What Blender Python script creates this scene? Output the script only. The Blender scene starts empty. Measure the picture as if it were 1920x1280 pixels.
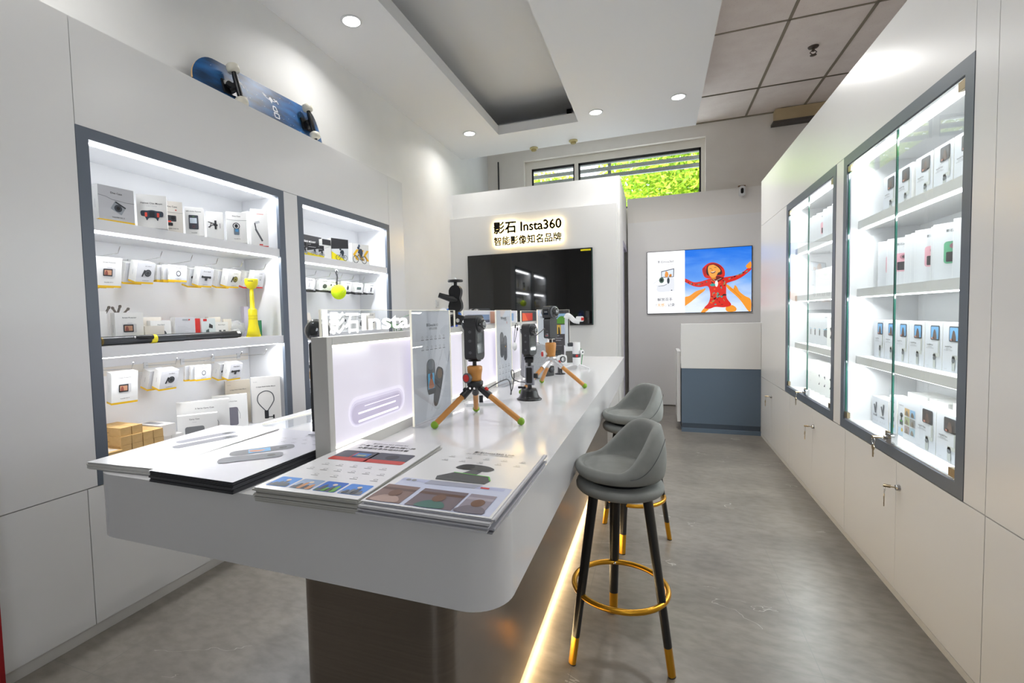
import bpy, bmesh, math, random
from math import sin, cos, pi, radians, sqrt
from mathutils import Matrix, Vector
random.seed(7)
SC = bpy.context.scene
COL = SC.collection
# ------------------------------------------------------------------ camera
F, CX, CY = 890.807, 899.0, 636.81
YAW, PITCH, ROLL = 0.35831091, 0.05050523, -0.02361548
def cam_axes(yaw, pitch, roll):
    r = Vector((cos(yaw), sin(yaw), 0)); f = Vector((-sin(yaw), cos(yaw), 0)); u = Vector((0, 0, 1))
    f2 = f*cos(pitch) - u*sin(pitch); u2 = u*cos(pitch) + f*sin(pitch)
    return r*cos(roll) + u2*sin(roll), u2*cos(roll) - r*sin(roll), f2
_r, _u, _f = cam_axes(YAW, PITCH, ROLL)
cd = bpy.data.cameras.new('camera'); cam = bpy.data.objects.new('camera', cd); COL.objects.link(cam)
cam.matrix_world = Matrix(((_r.x, _u.x, -_f.x, 0), (_r.y, _u.y, -_f.y, 0), (_r.z, _u.z, -_f.z, 1.4), (0, 0, 0, 1)))
cd.sensor_fit = 'HORIZONTAL'; cd.sensor_width = 36.0; cd.lens = 36.0*F/1920
cd.shift_x = (960-CX)/1920; cd.shift_y = -(640-CY)/1920
cd.clip_start = 0.05; cd.clip_end = 100
SC.camera = cam
# ------------------------------------------------------------------ world, colour, lights
SC.view_settings.view_transform = 'Standard'; SC.view_settings.look = 'None'
SC.view_settings.exposure = 0.45; SC.view_settings.gamma = 1.0; SC.view_settings.use_curve_mapping = False
w = bpy.data.worlds.new('sky'); SC.world = w; w.use_nodes = True
w.node_tree.nodes['Background'].inputs[0].default_value = (0.86, 0.93, 1.0, 1)
w.node_tree.nodes['Background'].inputs[1].default_value = 3.4
SC.cycles.max_bounces = 10; SC.cycles.diffuse_bounces = 6; SC.cycles.glossy_bounces = 5
SC.cycles.transparent_max_bounces = 16; SC.cycles.sample_clamp_indirect = 4.0
SC.cycles.use_denoising = True
def area(name, loc, rot, sx, sy, power, color=(1, 1, 1), shape='RECTANGLE', spread=180):
    l = bpy.data.lights.new(name, 'AREA'); l.shape = shape; l.size = sx
    if shape in ('RECTANGLE', 'ELLIPSE'): l.size_y = sy
    l.energy = power; l.color = color; l.spread = radians(spread)
    o = bpy.data.objects.new(name, l); COL.objects.link(o); o.location = loc; o.rotation_euler = rot
    return o
DOWNLIGHTS = [(-2.222, 3.255), (-2.226, 5.755), (-0.653, 5.755), (0.227, 5.715)]
ADDED_FILL_LAMPS = [(0.227, 3.2), (-2.22, 1.1), (0.227, 1.1)]  # extra lamps without fixtures, added out of view to brighten the room
for (x, y), pw_ in zip(DOWNLIGHTS, (5.0, 4.6, 5.0, 19)): area('downlight_or_fill_lamp', (x, y, 3.70), (0, 0, 0), 0.13, 0.13, pw_, (1, .985, .96), 'DISK', 150)
for x, y in ADDED_FILL_LAMPS: area('downlight_or_fill_lamp', (x, y, 3.68), (0, 0, 0), 0.13, 0.13, 7.5, (1, .985, .96), 'DISK', 150)
portal = area('added_opening_portal', (1.7, -3.05, 2.4), (radians(90), 0, 0), 1.3, 1.8, 1); portal.data.cycles.is_portal = True  # guides sky light through the unseen opening added in the front wall

# ------------------------------------------------------------------ materials
MATS = {}
def hexlin(h):
    h = h.lstrip('#'); out = []
    for i in (0, 2, 4):
        c = int(h[i:i+2], 16)/255
        out.append(c/12.92 if c <= .04045 else ((c+.055)/1.055)**2.4)
    return tuple(out)
def pm(name, color, rough=.5, metal=0, spec=.5, coat=0, emit=0, ecol=None, trans=0, sheen=0, alpha=1):
    if name in MATS: return MATS[name]
    m = bpy.data.materials.new(name); m.use_nodes = True
    b = m.node_tree.nodes['Principled BSDF']
    c = hexlin(color) if isinstance(color, str) else color
    b.inputs['Base Color'].default_value = (*c, 1); b.inputs['Roughness'].default_value = rough
    b.inputs['Metallic'].default_value = metal; b.inputs['Specular IOR Level'].default_value = spec
    if coat: b.inputs['Coat Weight'].default_value = coat; b.inputs['Coat Roughness'].default_value = .08
    if emit:
        b.inputs['Emission Color'].default_value = (*(ecol or c), 1); b.inputs['Emission Strength'].default_value = emit
    if trans: b.inputs['Transmission Weight'].default_value = trans
    if sheen: b.inputs['Sheen Weight'].default_value = sheen
    if alpha < 1: b.inputs['Alpha'].default_value = alpha
    MATS[name] = m; return m
def C(h, rough=.5): return pm('ink_' + h.lstrip('#') + ('' if rough == .5 else '_%d' % int(rough*100)), h, rough)
def E(h, s=.79):     # screen pixels: only emission
    k = 'screen_' + h.lstrip('#')
    if k in MATS: return MATS[k]
    m = bpy.data.materials.new(k); m.use_nodes = True; nt = m.node_tree
    b = nt.nodes['Principled BSDF']; b.inputs['Base Color'].default_value = (.01, .01, .01, 1); b.inputs['Roughness'].default_value = .25
    b.inputs['Emission Color'].default_value = (*hexlin(h), 1); b.inputs['Emission Strength'].default_value = s
    MATS[k] = m; return m
def noise_mat(name, c1, c2, scale, rough=.5, bump=0, metal=0, stretch=(1, 1, 1), detail=6, r2=None, spec=.5):
    if name in MATS: return MATS[name]
    m = bpy.data.materials.new(name); m.use_nodes = True; nt = m.node_tree; N = nt.nodes; L = nt.links
    b = N['Principled BSDF']; tc = N.new('ShaderNodeTexCoord'); mp = N.new('ShaderNodeMapping'); mp.inputs['Scale'].default_value = stretch
    n = N.new('ShaderNodeTexNoise'); n.inputs['Scale'].default_value = scale; n.inputs['Detail'].default_value = detail
    rp = N.new('ShaderNodeValToRGB'); rp.color_ramp.elements[0].position = .3; rp.color_ramp.elements[1].position = .7
    a, d = (hexlin(c) if isinstance(c, str) else c for c in (c1, c2))
    rp.color_ramp.elements[0].color = (*a, 1); rp.color_ramp.elements[1].color = (*d, 1)
    L.new(tc.outputs['Object'], mp.inputs[0]); L.new(mp.outputs[0], n.inputs['Vector']); L.new(n.outputs['Fac'], rp.inputs[0]); L.new(rp.outputs[0], b.inputs['Base Color'])
    b.inputs['Roughness'].default_value = rough; b.inputs['Metallic'].default_value = metal; b.inputs['Specular IOR Level'].default_value = spec
    if bump:
        bp = N.new('ShaderNodeBump'); bp.inputs['Strength'].default_value = bump; bp.inputs['Distance'].default_value = .002
        L.new(n.outputs['Fac'], bp.inputs['Height']); L.new(bp.outputs[0], b.inputs['Normal'])
    MATS[name] = m; return m
def glass_mat(name, tint, refl=1.0, rough=.0):
    m = bpy.data.materials.new(name); m.use_nodes = True; nt = m.node_tree; N = nt.nodes; L = nt.links
    N.remove(N['Principled BSDF']); out = N['Material Output']
    t = N.new('ShaderNodeBsdfTransparent'); t.inputs[0].default_value = (*tint, 1)
    g = N.new('ShaderNodeBsdfGlossy'); g.inputs['Roughness'].default_value = rough
    fr = N.new('ShaderNodeFresnel'); fr.inputs[0].default_value = 1.5
    mu = N.new('ShaderNodeMath'); mu.operation = 'MULTIPLY'; mu.inputs[1].default_value = refl
    ge = N.new('ShaderNodeNewGeometry'); fc = N.new('ShaderNodeMath'); fc.operation = 'SUBTRACT'; fc.inputs[0].default_value = 1; L.new(ge.outputs['Backfacing'], fc.inputs[1])
    m2 = N.new('ShaderNodeMath'); m2.operation = 'MULTIPLY'; L.new(mu.outputs[0], m2.inputs[0]); L.new(fc.outputs[0], m2.inputs[1])
    mx = N.new('ShaderNodeMixShader'); L.new(fr.outputs[0], mu.inputs[0]); L.new(m2.outputs[0], mx.inputs[0])
    L.new(t.outputs[0], mx.inputs[1]); L.new(g.outputs[0], mx.inputs[2]); L.new(mx.outputs[0], out.inputs[0])
    MATS[name] = m; return m
LAM = pm('white_laminate', '#e2e2e1', .25, spec=.45)
WALL = noise_mat('white_wall_paint', '#e3e3e2', '#e7e7e6', 3, .6)
CEILP = pm('ceiling_plaster', '#e6e6e6', .7)
OLDWALL = noise_mat('aged_wall_paint', '#dcd5cd', '#e4ded7', 2.2, .7)
SHELFW = pm('shelf_white', '#e9eaec', .35)
SLATE = pm('slate_frame', '#5d6672', .35)
SLATEB = pm('slate_blue_panel', '#5a6b7d', .35)
COUNT = pm('counter_white', '#e4e4e6', .13, spec=.55)
STEEL = noise_mat('brushed_champagne_steel', '#8d847c', '#978e85', 30, .27, metal=.9, stretch=(.2, .2, 8))
CHROME = pm('chrome', '#d8d8d8', .12, 1)
BRASS = pm('aged_brass', '#a8977a', .3, 1)
GOLD = pm('gold_lacquer', '#c9932a', .28, .85)
BLACKM = pm('black_satin_metal', '#17181a', .33)
BLACK = pm('black_plastic', '#1b1c1e', .4)
BLACKG = pm('black_gloss', '#08090b', .05, spec=.6)
DKGREY = pm('dark_grey_plastic', '#3a3c40', .42)
MIDGREY = pm('mid_grey_plastic', '#6c7075', .45)
WHITEP = pm('white_plastic', '#dfe0e0', .35)
PAPER = pm('white_card', '#e6e6e4', .45)
PAPERW = pm('cream_card', '#e4ded4', .5)
KRAFT = noise_mat('kraft_card', '#c9a469', '#d2ae74', 40, .6)
YEL = pm('yellow_plastic', '#ecdc1c', .35)
YBAND = pm('yellow_band', '#e6b90c', .45)
RBAND = pm('red_band', '#c83228', .45)
KBAND = pm('black_band', '#2a2a2c', .45)
GREENR = pm('green_rubber', '#7aa31e', .5)
BAMBOO = noise_mat('bamboo', '#b97c38', '#c98d48', 18, .38, stretch=(1, 1, .12))
RED = pm('red_plastic', '#c5261f', .3)
FELT = noise_mat('grey_felt', '#8d8f93', '#a2a4a7', 160, .9, bump=.3)
FELTZ = pm('zip_tape_grey', '#c3c4ca', .7)
VELVET = noise_mat('grey_velvet', '#80827f', '#8b8d8a', 14, .85, bump=.15)
INK = C('#2a2a2c'); INKG = C('#8b8d90'); INKL = C('#b9bbbe')
GLASS = glass_mat('cabinet_glass', (.97, .99, .98), .9)
GLASSE = pm('green_glass_edge', '#1f5a4c', .1, spec=.6)
WINGLASS = glass_mat('window_glass', (.93, .95, .94), .8)
ACRYL = glass_mat('clear_acrylic', (.93, .94, .95), 1.0)
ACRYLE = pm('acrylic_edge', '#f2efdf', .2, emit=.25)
LED = pm('led_white', '#ffffff', .5, emit=6.0, ecol=(.95, .97, 1))
LEDW = pm('led_warm', '#ffd9a0', .5, emit=9.0, ecol=(1, .72, .38))
LAMPD = pm('lamp_diffuser', '#ffffff', .5, emit=9.0, ecol=(1, 1, .98))
HALO = pm('halo_acrylic', '#fff3d0', .5, emit=6, ecol=(1, .86, .5))
LITPANEL = pm('backlit_panel', '#d8d4e0', .12, emit=.24, ecol=(.92, .88, 1.0))

# floor: large stone tiles, veins and joints
def floor_mat():
    m = bpy.data.materials.new('grey_stone_tile'); m.use_nodes = True; nt = m.node_tree; N = nt.nodes; L = nt.links
    b = N['Principled BSDF']; tc = N.new('ShaderNodeTexCoord')
    n1 = N.new('ShaderNodeTexNoise'); n1.inputs['Scale'].default_value = 1.6; n1.inputs['Detail'].default_value = 12; n1.inputs['Roughness'].default_value = .62; n1.inputs['Distortion'].default_value = .6
    mp = N.new('ShaderNodeMapping'); mp.inputs['Scale'].default_value = (1.0, 1.9, 1); mp.inputs['Rotation'].default_value = (0, 0, .5)
    L.new(tc.outputs['Object'], mp.inputs[0]); L.new(mp.outputs[0], n1.inputs['Vector'])
    rp = N.new('ShaderNodeValToRGB'); e = rp.color_ramp.elements
    e[0].position = .3; e[0].color = (*hexlin('#6b665f'), 1); e[1].position = .72; e[1].color = (*hexlin('#857f77'), 1)
    L.new(n1.outputs['Fac'], rp.inputs[0])
    n3 = N.new('ShaderNodeTexNoise'); n3.inputs['Scale'].default_value = 14; n3.inputs['Detail'].default_value = 8; L.new(mp.outputs[0], n3.inputs['Vector'])
    r3 = N.new('ShaderNodeValToRGB'); r3.color_ramp.elements[0].position = .32; r3.color_ramp.elements[0].color = (.8, .79, .77, 1); r3.color_ramp.elements[1].position = .6; r3.color_ramp.elements[1].color = (1, 1, 1, 1)
    L.new(n3.outputs['Fac'], r3.inputs[0])
    m0 = N.new('ShaderNodeMixRGB'); m0.blend_type = 'MULTIPLY'; m0.inputs[0].default_value = 1; L.new(rp.outputs[0], m0.inputs[1]); L.new(r3.outputs[0], m0.inputs[2])
    # thin pale veins where a slow noise crosses its mean, kept only in patches
    n2 = N.new('ShaderNodeTexNoise'); n2.inputs['Scale'].default_value = 1.1; n2.inputs['Detail'].default_value = 5; n2.inputs['Distortion'].default_value = .8
    mp2 = N.new('ShaderNodeMapping'); mp2.inputs['Scale'].default_value = (.7, 1.8, 1); mp2.inputs['Rotation'].default_value = (0, 0, .25); mp2.inputs['Location'].default_value = (3.3, 1.7, 0)
    L.new(tc.outputs['Object'], mp2.inputs[0]); L.new(mp2.outputs[0], n2.inputs['Vector'])
    def math(op, a, bb):
        k = N.new('ShaderNodeMath'); k.operation = op
        for i, v in enumerate((a, bb)):
            if v is None: continue
            if isinstance(v, (int, float)): k.inputs[i].default_value = v
            else: L.new(v, k.inputs[i])
        return k.outputs[0]
    d = math('ABSOLUTE', math('SUBTRACT', n2.outputs['Fac'], .5), None)
    v = math('LESS_THAN', d, .0014)
    n4 = N.new('ShaderNodeTexNoise'); n4.inputs['Scale'].default_value = 2.3; L.new(tc.outputs['Object'], n4.inputs['Vector'])
    v = math('MULTIPLY', v, math('GREATER_THAN', n4.outputs['Fac'], .58)); v = math('MULTIPLY', v, .3)
    m1 = N.new('ShaderNodeMixRGB'); L.new(v, m1.inputs[0]); L.new(m0.outputs[0], m1.inputs[1]); m1.inputs[2].default_value = (*hexlin('#d8d4cc'), 1)
    sp = N.new('ShaderNodeSeparateXYZ'); L.new(tc.outputs['Object'], sp.inputs[0])
    def joint(o, off, step):
        q = math('FRACT', math('DIVIDE', math('SUBTRACT', o, off - 20*step), step), None)
        q = math('ABSOLUTE', math('SUBTRACT', q, .5), None)
        return math('GREATER_THAN', q, .5 - .0018/step)
    j = math('MAXIMUM', joint(sp.outputs[0], .585, .908), joint(sp.outputs[1], 1.168, .9)); j = math('MULTIPLY', j, .75)
    m2 = N.new('ShaderNodeMixRGB'); L.new(j, m2.inputs[0]); L.new(m1.outputs[0], m2.inputs[1]); m2.inputs[2].default_value = (*hexlin('#6b6862'), 1)
    L.new(m2.outputs[0], b.inputs['Base Color']); b.inputs['Roughness'].default_value = .3; b.inputs['Specular IOR Level'].default_value = .45
    bp = N.new('ShaderNodeBump'); bp.inputs['Strength'].default_value = .12; bp.inputs['Distance'].default_value = .003
    L.new(n3.outputs['Fac'], bp.inputs['Height']); L.new(bp.outputs[0], b.inputs['Normal'])
    return m
FLOOR = floor_mat()
def tile_mat():
    m = noise_mat('mineral_ceiling_tile', '#e3d8d1', '#ebe2db', 6, .85); nt = m.node_tree; N = nt.nodes; L = nt.links
    b = N['Principled BSDF']; src = b.inputs['Base Color'].links[0].from_socket
    tc = N.new('ShaderNodeTexCoord'); vo = N.new('ShaderNodeTexVoronoi'); vo.inputs['Scale'].default_value = 45; L.new(tc.outputs['Object'], vo.inputs['Vector'])
    lt = N.new('ShaderNodeMath'); lt.operation = 'LESS_THAN'; lt.inputs[1].default_value = .14; L.new(vo.outputs['Distance'], lt.inputs[0])
    mu = N.new('ShaderNodeMath'); mu.operation = 'MULTIPLY'; mu.inputs[1].default_value = .35; L.new(lt.outputs[0], mu.inputs[0])
    mx = N.new('ShaderNodeMixRGB'); L.new(mu.outputs[0], mx.inputs[0]); L.new(src, mx.inputs[1]); mx.inputs[2].default_value = (*hexlin('#a3988f'), 1)
    L.new(mx.outputs[0], b.inputs['Base Color']); return m
TILE = tile_mat()

# ------------------------------------------------------------------ mesh builder
_TXT = {}
def text_mesh(s, off=0.0):
    k = (s, off)
    if k in _TXT: return _TXT[k]
    cu = bpy.data.curves.new('t', 'FONT'); cu.body = s; cu.size = 1; cu.offset = off; cu.resolution_u = 3; cu.fill_mode = 'FRONT' if hasattr(cu, 'fill_mode') else cu.fill_mode
    o = bpy.data.objects.new('t', cu); COL.objects.link(o)
    dg = bpy.context.evaluated_depsgraph_get(); ev = o.evaluated_get(dg); me = ev.to_mesh()
    vs = [(v.co.x, v.co.y) for v in me.vertices]; fs = [tuple(p.vertices) for p in me.polygons]
    ev.to_mesh_clear(); bpy.data.objects.remove(o); bpy.data.curves.remove(cu)
    if vs:
        x0 = min(v[0] for v in vs); y0 = min(v[1] for v in vs); x1 = max(v[0] for v in vs); y1 = max(v[1] for v in vs)
        vs = [(a-x0, b-y0) for a, b in vs]
    else: x0 = y0 = 0; x1 = y1 = 1
    _TXT[k] = (vs, fs, x1-x0, y1-y0); return _TXT[k]
def smooth_closed(pts, n=6):
    out = []; k = len(pts)
    for i in range(k):
        p0, p1, p2, p3 = pts[i-1], pts[i], pts[(i+1) % k], pts[(i+2) % k]
        for j in range(n):
            t = j/n
            out.append(tuple(.5*((2*p1[d]) + (-p0[d]+p2[d])*t + (2*p0[d]-5*p1[d]+4*p2[d]-p3[d])*t*t + (-p0[d]+3*p1[d]-3*p2[d]+p3[d])*t**3) for d in range(len(p1))))
    return out
def smooth_open(pts, n=6):
    P = [pts[0]] + list(pts) + [pts[-1]]; out = []
    for i in range(1, len(P)-2):
        p0, p1, p2, p3 = P[i-1], P[i], P[i+1], P[i+2]
        for j in range(n):
            t = j/n
            out.append(tuple(.5*((2*p1[d]) + (-p0[d]+p2[d])*t + (2*p0[d]-5*p1[d]+4*p2[d]-p3[d])*t*t + (-p0[d]+3*p1[d]-3*p2[d]+p3[d])*t**3) for d in range(3)))
    out.append(tuple(pts[-1])); return out
def rrect(x0, x1, y0, y1, r, n=5):
    r = min(r, (x1-x0)/2-1e-5, (y1-y0)/2-1e-5); out = []
    for cx, cy, a0 in ((x1-r, y1-r, 0), (x0+r, y1-r, 90), (x0+r, y0+r, 180), (x1-r, y0+r, 270)):
        for i in range(n+1):
            a = radians(a0+90*i/n); out.append((cx+r*cos(a), cy+r*sin(a)))
    return out
FRONT = lambda u, v, k: (u, -.0006*k, v)
class MB:
    def __init__(s): s.V = []; s.F = []; s.M = []; s.S = []; s.mats = []; s.T = None; s.P = FRONT
    def mi(s, m):
        if m not in s.mats: s.mats.append(m)
        return s.mats.index(m)
    def add(s, vs, fs, m, smooth=False):
        o = len(s.V); T = s.T
        s.V += [tuple(T @ Vector(v)) for v in vs] if T else [tuple(v) for v in vs]
        i = s.mi(m)
        for f in fs: s.F.append(tuple(o+a for a in f)); s.M.append(i); s.S.append(smooth)
        return s
    def box(s, x0, x1, y0, y1, z0, z1, m):
        v = [(x, y, z) for x in (x0, x1) for y in (y0, y1) for z in (z0, z1)]
        return s.add(v, [(0, 1, 3, 2), (4, 6, 7, 5), (0, 4, 5, 1), (2, 3, 7, 6), (0, 2, 6, 4), (1, 5, 7, 3)], m)
    def prism(s, pts, axis, a, b, m, smooth=False, taper=None):
        # outline in the two other axes (order xy, xz, yz)
        n = len(pts)
        def mk(p, h): return (p[0], p[1], h) if axis == 'z' else (p[0], h, p[1]) if axis == 'y' else (h, p[0], p[1])
        q = pts
        if taper:
            cx = sum(p[0] for p in pts)/n; cy = sum(p[1] for p in pts)/n
            q = [(cx+(p[0]-cx)*taper, cy+(p[1]-cy)*taper) for p in pts]
        v = [mk(p, a) for p in pts] + [mk(p, b) for p in q]
        s.add(v, [(i, (i+1) % n, n+(i+1) % n, n+i) for i in range(n)], m, smooth)
        return s.add(v, [tuple(range(n-1, -1, -1)), tuple(range(n, 2*n))], m)
    def rbox(s, x0, x1, y0, y1, z0, z1, r, m, axis='z', n=5):
        o = rrect(*((x0, x1, y0, y1) if axis == 'z' else (x0, x1, z0, z1) if axis == 'y' else (y0, y1, z0, z1)), r, n)
        a, b = (z0, z1) if axis == 'z' else (y0, y1) if axis == 'y' else (x0, x1)
        return s.prism(o, axis, a, b, m, True)
    def tube(s, path, r, m, n=10, closed=False, caps=True):
        P = [Vector(p) for p in path]; k = len(P); rs = r if isinstance(r, (list, tuple)) else [r]*k
        v = []; prev = None
        for i, p in enumerate(P):
            if closed: t = P[(i+1) % k]-P[i-1]
            else: t = P[min(i+1, k-1)]-P[max(i-1, 0)]
            t.normalize()
            a = Vector((0, 0, 1)) if prev is None else prev
            if prev is None and abs(t.z) > .9: a = Vector((1, 0, 0))
            u = (a - t*a.dot(t)); 
            if u.length < 1e-6: u = t.orthogonal()
            u.normalize(); prev = u; w2 = t.cross(u)
            v += [tuple(p + (u*cos(2*pi*j/n) + w2*sin(2*pi*j/n))*rs[i]) for j in range(n)]
        f = [(i*n+j, i*n+(j+1) % n, ((i+1) % k)*n+(j+1) % n, ((i+1) % k)*n+j) for i in range(k if closed else k-1) for j in range(n)]
        s.add(v, f, m, True)
        if caps and not closed: s.add(v, [tuple(range(n-1, -1, -1)), tuple(range((k-1)*n, k*n))], m)
        return s
    def cyl(s, p0, p1, r0, m, r1=None, n=20): return s.tube([p0, p1], [r0, r0 if r1 is None else r1], m, n)
    def lathe(s, prof, m, c=(0, 0, 0), n=28, axis='z'):
        v = []; k = len(prof)
        for r, h in prof:
            for j in range(n):
                a = 2*pi*j/n; x, y = max(r, 1e-5)*cos(a), max(r, 1e-5)*sin(a)
                q = (x, y, h) if axis == 'z' else (x, h, y) if axis == 'y' else (h, x, y)
                v.append((c[0]+q[0], c[1]+q[1], c[2]+q[2]))
        f = [(i*n+j, i*n+(j+1) % n, (i+1)*n+(j+1) % n, (i+1)*n+j) for i in range(k-1) for j in range(n)]
        return s.add(v, f, m, True)
    def sphere(s, c, r, m, n=16, sz=1, h0=-1, h1=1):
        pr = []; k = n//2
        for i in range(k+1):
            a = math.asin(h0) + (math.asin(h1)-math.asin(h0))*i/k
            pr.append((r*cos(a), r*sz*sin(a)))
        return s.lathe(pr, m, c, n)
    # flat print on the current plane
    def dp(s, pts, m, k=1): 
        n = len(pts); return s.add([s.P(u, v, k) for u, v in pts], [tuple(range(n))], m)
    def dr(s, x0, x1, z0, z1, m, k=1, r=0): return s.dp(rrect(x0, x1, z0, z1, r, 4) if r else [(x0, z0), (x1, z0), (x1, z1), (x0, z1)], m, k)
    def de(s, cx, cz, rx, rz, m, k=1, n=20, rot=0): return s.dp([(cx+rx*cos(2*pi*i/n)*cos(rot)-rz*sin(2*pi*i/n)*sin(rot), cz+rx*cos(2*pi*i/n)*sin(rot)+rz*sin(2*pi*i/n)*cos(rot)) for i in range(n)], m, k)
    def ring(s, cx, cz, r0, r1, m, k=1, n=24, a0=0, a1=360, sx=1):
        v = []; 
        for i in range(n+1):
            a = radians(a0+(a1-a0)*i/n); v += [s.P(cx+r0*sx*cos(a), cz+r0*sin(a), k), s.P(cx+r1*sx*cos(a), cz+r1*sin(a), k)]
        return s.add(v, [(2*i, 2*i+1, 2*i+3, 2*i+2) for i in range(n)], m)
    def ds(s, pts, m, k=1, n=5): return s.dp(smooth_closed(pts, n), m, k)
    def dl(s, pts, wd, m, k=1):     # stroke
        for (a, b), (c, d) in zip(pts[:-1], pts[1:]):
            L = sqrt((c-a)**2+(d-b)**2) or 1; nx, ny = -(d-b)/L*wd/2, (c-a)/L*wd/2
            s.dp([(a-nx, b-ny), (c-nx, d-ny), (c+nx, d+ny), (a+nx, b+ny)], m, k)
        return s
    def text(s, t, x, z, m, w=None, h=None, k=1, al='c', off=0.0, ext=None):
        if off and any(ord(c) > 0x2e80 for c in t):     # bold CJK: a few shifted strikes, curve offset breaks dense glyphs
            W, H = text_mesh(t)[2:]; d = off*.55*((w/W) if w else (h/H))
            for a, b in ((-d, 0), (d, 0), (0, -d), (0, d)): s.text(t, x+a, z+b, m, w, h, k, al, 0, ext)
            return s
        vs, fs, W, H = text_mesh(t, off)
        if not vs: return s
        sx = w/W if w else h/H; sz = h/H if h else sx
        x0 = x - (W*sx/2 if al == 'c' else 0 if al == 'l' else W*sx)
        v2 = [(x0+a*sx, z+b*sz) for a, b in vs]
        if ext is None: return s.add([s.P(a, b, k) for a, b in v2], fs, m)
        a, b = ext; n = len(v2); v = [(p, a, q) for p, q in v2] + [(p, b, q) for p, q in v2]
        cnt = {}
        for f in fs:
            for i in range(len(f)): cnt[(f[i], f[(i+1) % len(f)])] = 1
        side = [(i, j, n+j, n+i) for (i, j) in cnt if (j, i) not in cnt]
        return s.add(v, [tuple(f) for f in fs] + [tuple(n+q for q in reversed(f)) for f in fs] + side, m)
    def build(s, name, parent=None, loc=None, rot=None, bevel=0, seg=2, sub=0):
        me = bpy.data.meshes.new(name); me.from_pydata(s.V, [], s.F); 
        for m in s.mats: me.materials.append(m)
        me.polygons.foreach_set('material_index', s.M); me.polygons.foreach_set('use_smooth', s.S); me.update()
        o = bpy.data.objects.new(name, me); COL.objects.link(o)
        if parent: o.parent = parent
        if loc is not None: o.location = loc
        if rot is not None: o.rotation_euler = rot
        if bevel:
            b = o.modifiers.new('bevel', 'BEVEL'); b.width = bevel; b.segments = seg; b.limit_method = 'ANGLE'; b.angle_limit = radians(50)
        if sub:
            b = o.modifiers.new('sub', 'SUBSURF'); b.levels = sub; b.render_levels = sub
        return o
def tag(o, label, cat, group=None, kind=None):
    o['label'] = label; o['category'] = cat
    if group: o['group'] = group
    if kind: o['kind'] = kind
    return o
def struct(o): o['kind'] = 'structure'; return o
def thing(name, label, cat, loc=(0, 0, 0), rz=0, group=None):
    o = bpy.data.objects.new(name, None); COL.objects.link(o); o.empty_display_size = .05
    o.location = loc; o.rotation_euler = (0, 0, rz); return tag(o, label, cat, group)
def dup(root, loc, rz, label, group=None):
    r = root.copy(); COL.objects.link(r); r.location = loc; r.rotation_euler = (0, 0, rz); r['label'] = label
    if group: r['group'] = group
    for ch in list(root.children):
        c = ch.copy(); COL.objects.link(c); c.parent = r
        for g in ch.children:
            d = g.copy(); COL.objects.link(d); d.parent = c
    return r
L90, R90 = radians(90), radians(-90)
# ================================================================== setting
XL, XR, XW = -2.375, 1.07, -2.70          # left facade, right facade, left wall
struct(MB().box(-3.2, 3.0, -3.2, 8.0, -.1, 0, FLOOR).build('floor'))
struct(MB().box(-3.0, XW, -3.2, 7.8, 0, 4.3, WALL).build('wall_left'))
struct(MB().box(2.45, 2.7, -3.2, 7.8, 0, 4.3, OLDWALL).build('wall_right'))
struct(MB().box(-3.0, 1.05, -3.2, -3.0, 0, 4.3, WALL).box(2.35, 2.7, -3.2, -3.0, 0, 4.3, WALL).box(1.05, 2.35, -3.2, -3.0, 3.3, 4.3, WALL).box(1.05, 2.35, -3.2, -3.0, 0, 1.5, WALL).build('wall_front'))  # opening behind the camera is added to let in more sky light
# window wall with an opening
b = MB(); WY = 7.8; wx0, wx1, wz0, wz1 = -2.06, .675, 2.95, 3.94
b.box(-3.0, wx0, WY, WY+.3, 0, 4.3, OLDWALL).box(wx1, 2.7, WY, WY+.3, 0, 4.3, OLDWALL).box(wx0, wx1, WY, WY+.3, wz1, 4.3, OLDWALL).box(wx0, wx1, WY, WY+.3, 0, wz0, OLDWALL)
struct(b.build('wall_back'))
# window: painted frame, mullion, black gaskets, two panes
win = struct(MB().box(wx0, wx1, WY+.1, WY+.18, 3.83, wz1, PAPERW).box(wx0, wx0+.10, WY+.1, WY+.18, wz0, 3.83, PAPERW).box(wx1-.05, wx1, WY+.1, WY+.18, wz0, 3.83, PAPERW).box(-1.245, -1.185, WY+.1, WY+.18, wz0, 3.83, PAPERW).box(wx0, wx1, WY+.1, WY+.18, wz0, wz0+.08, PAPERW).build('window_1'))
for a, c in ((wx0+.10, -1.245), (-1.185, wx1-.05)):
    g = MB().box(a, a+.03, WY+.13, WY+.15, wz0+.08, 3.83, BLACK).box(c-.025, c, WY+.13, WY+.15, wz0+.08, 3.83, BLACK).box(a, c, WY+.13, WY+.15, 3.79, 3.83, BLACK).box(a, c, WY+.13, WY+.15, wz0+.08, wz0+.11, BLACK)
    g.build('gasket', win)
    MB().add([(a, WY+.14, wz0+.1), (c, WY+.14, wz0+.1), (c, WY+.14, 3.8), (a, WY+.14, 3.8)], [(0, 1, 2, 3)], WINGLASS).build('pane', win)
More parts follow.
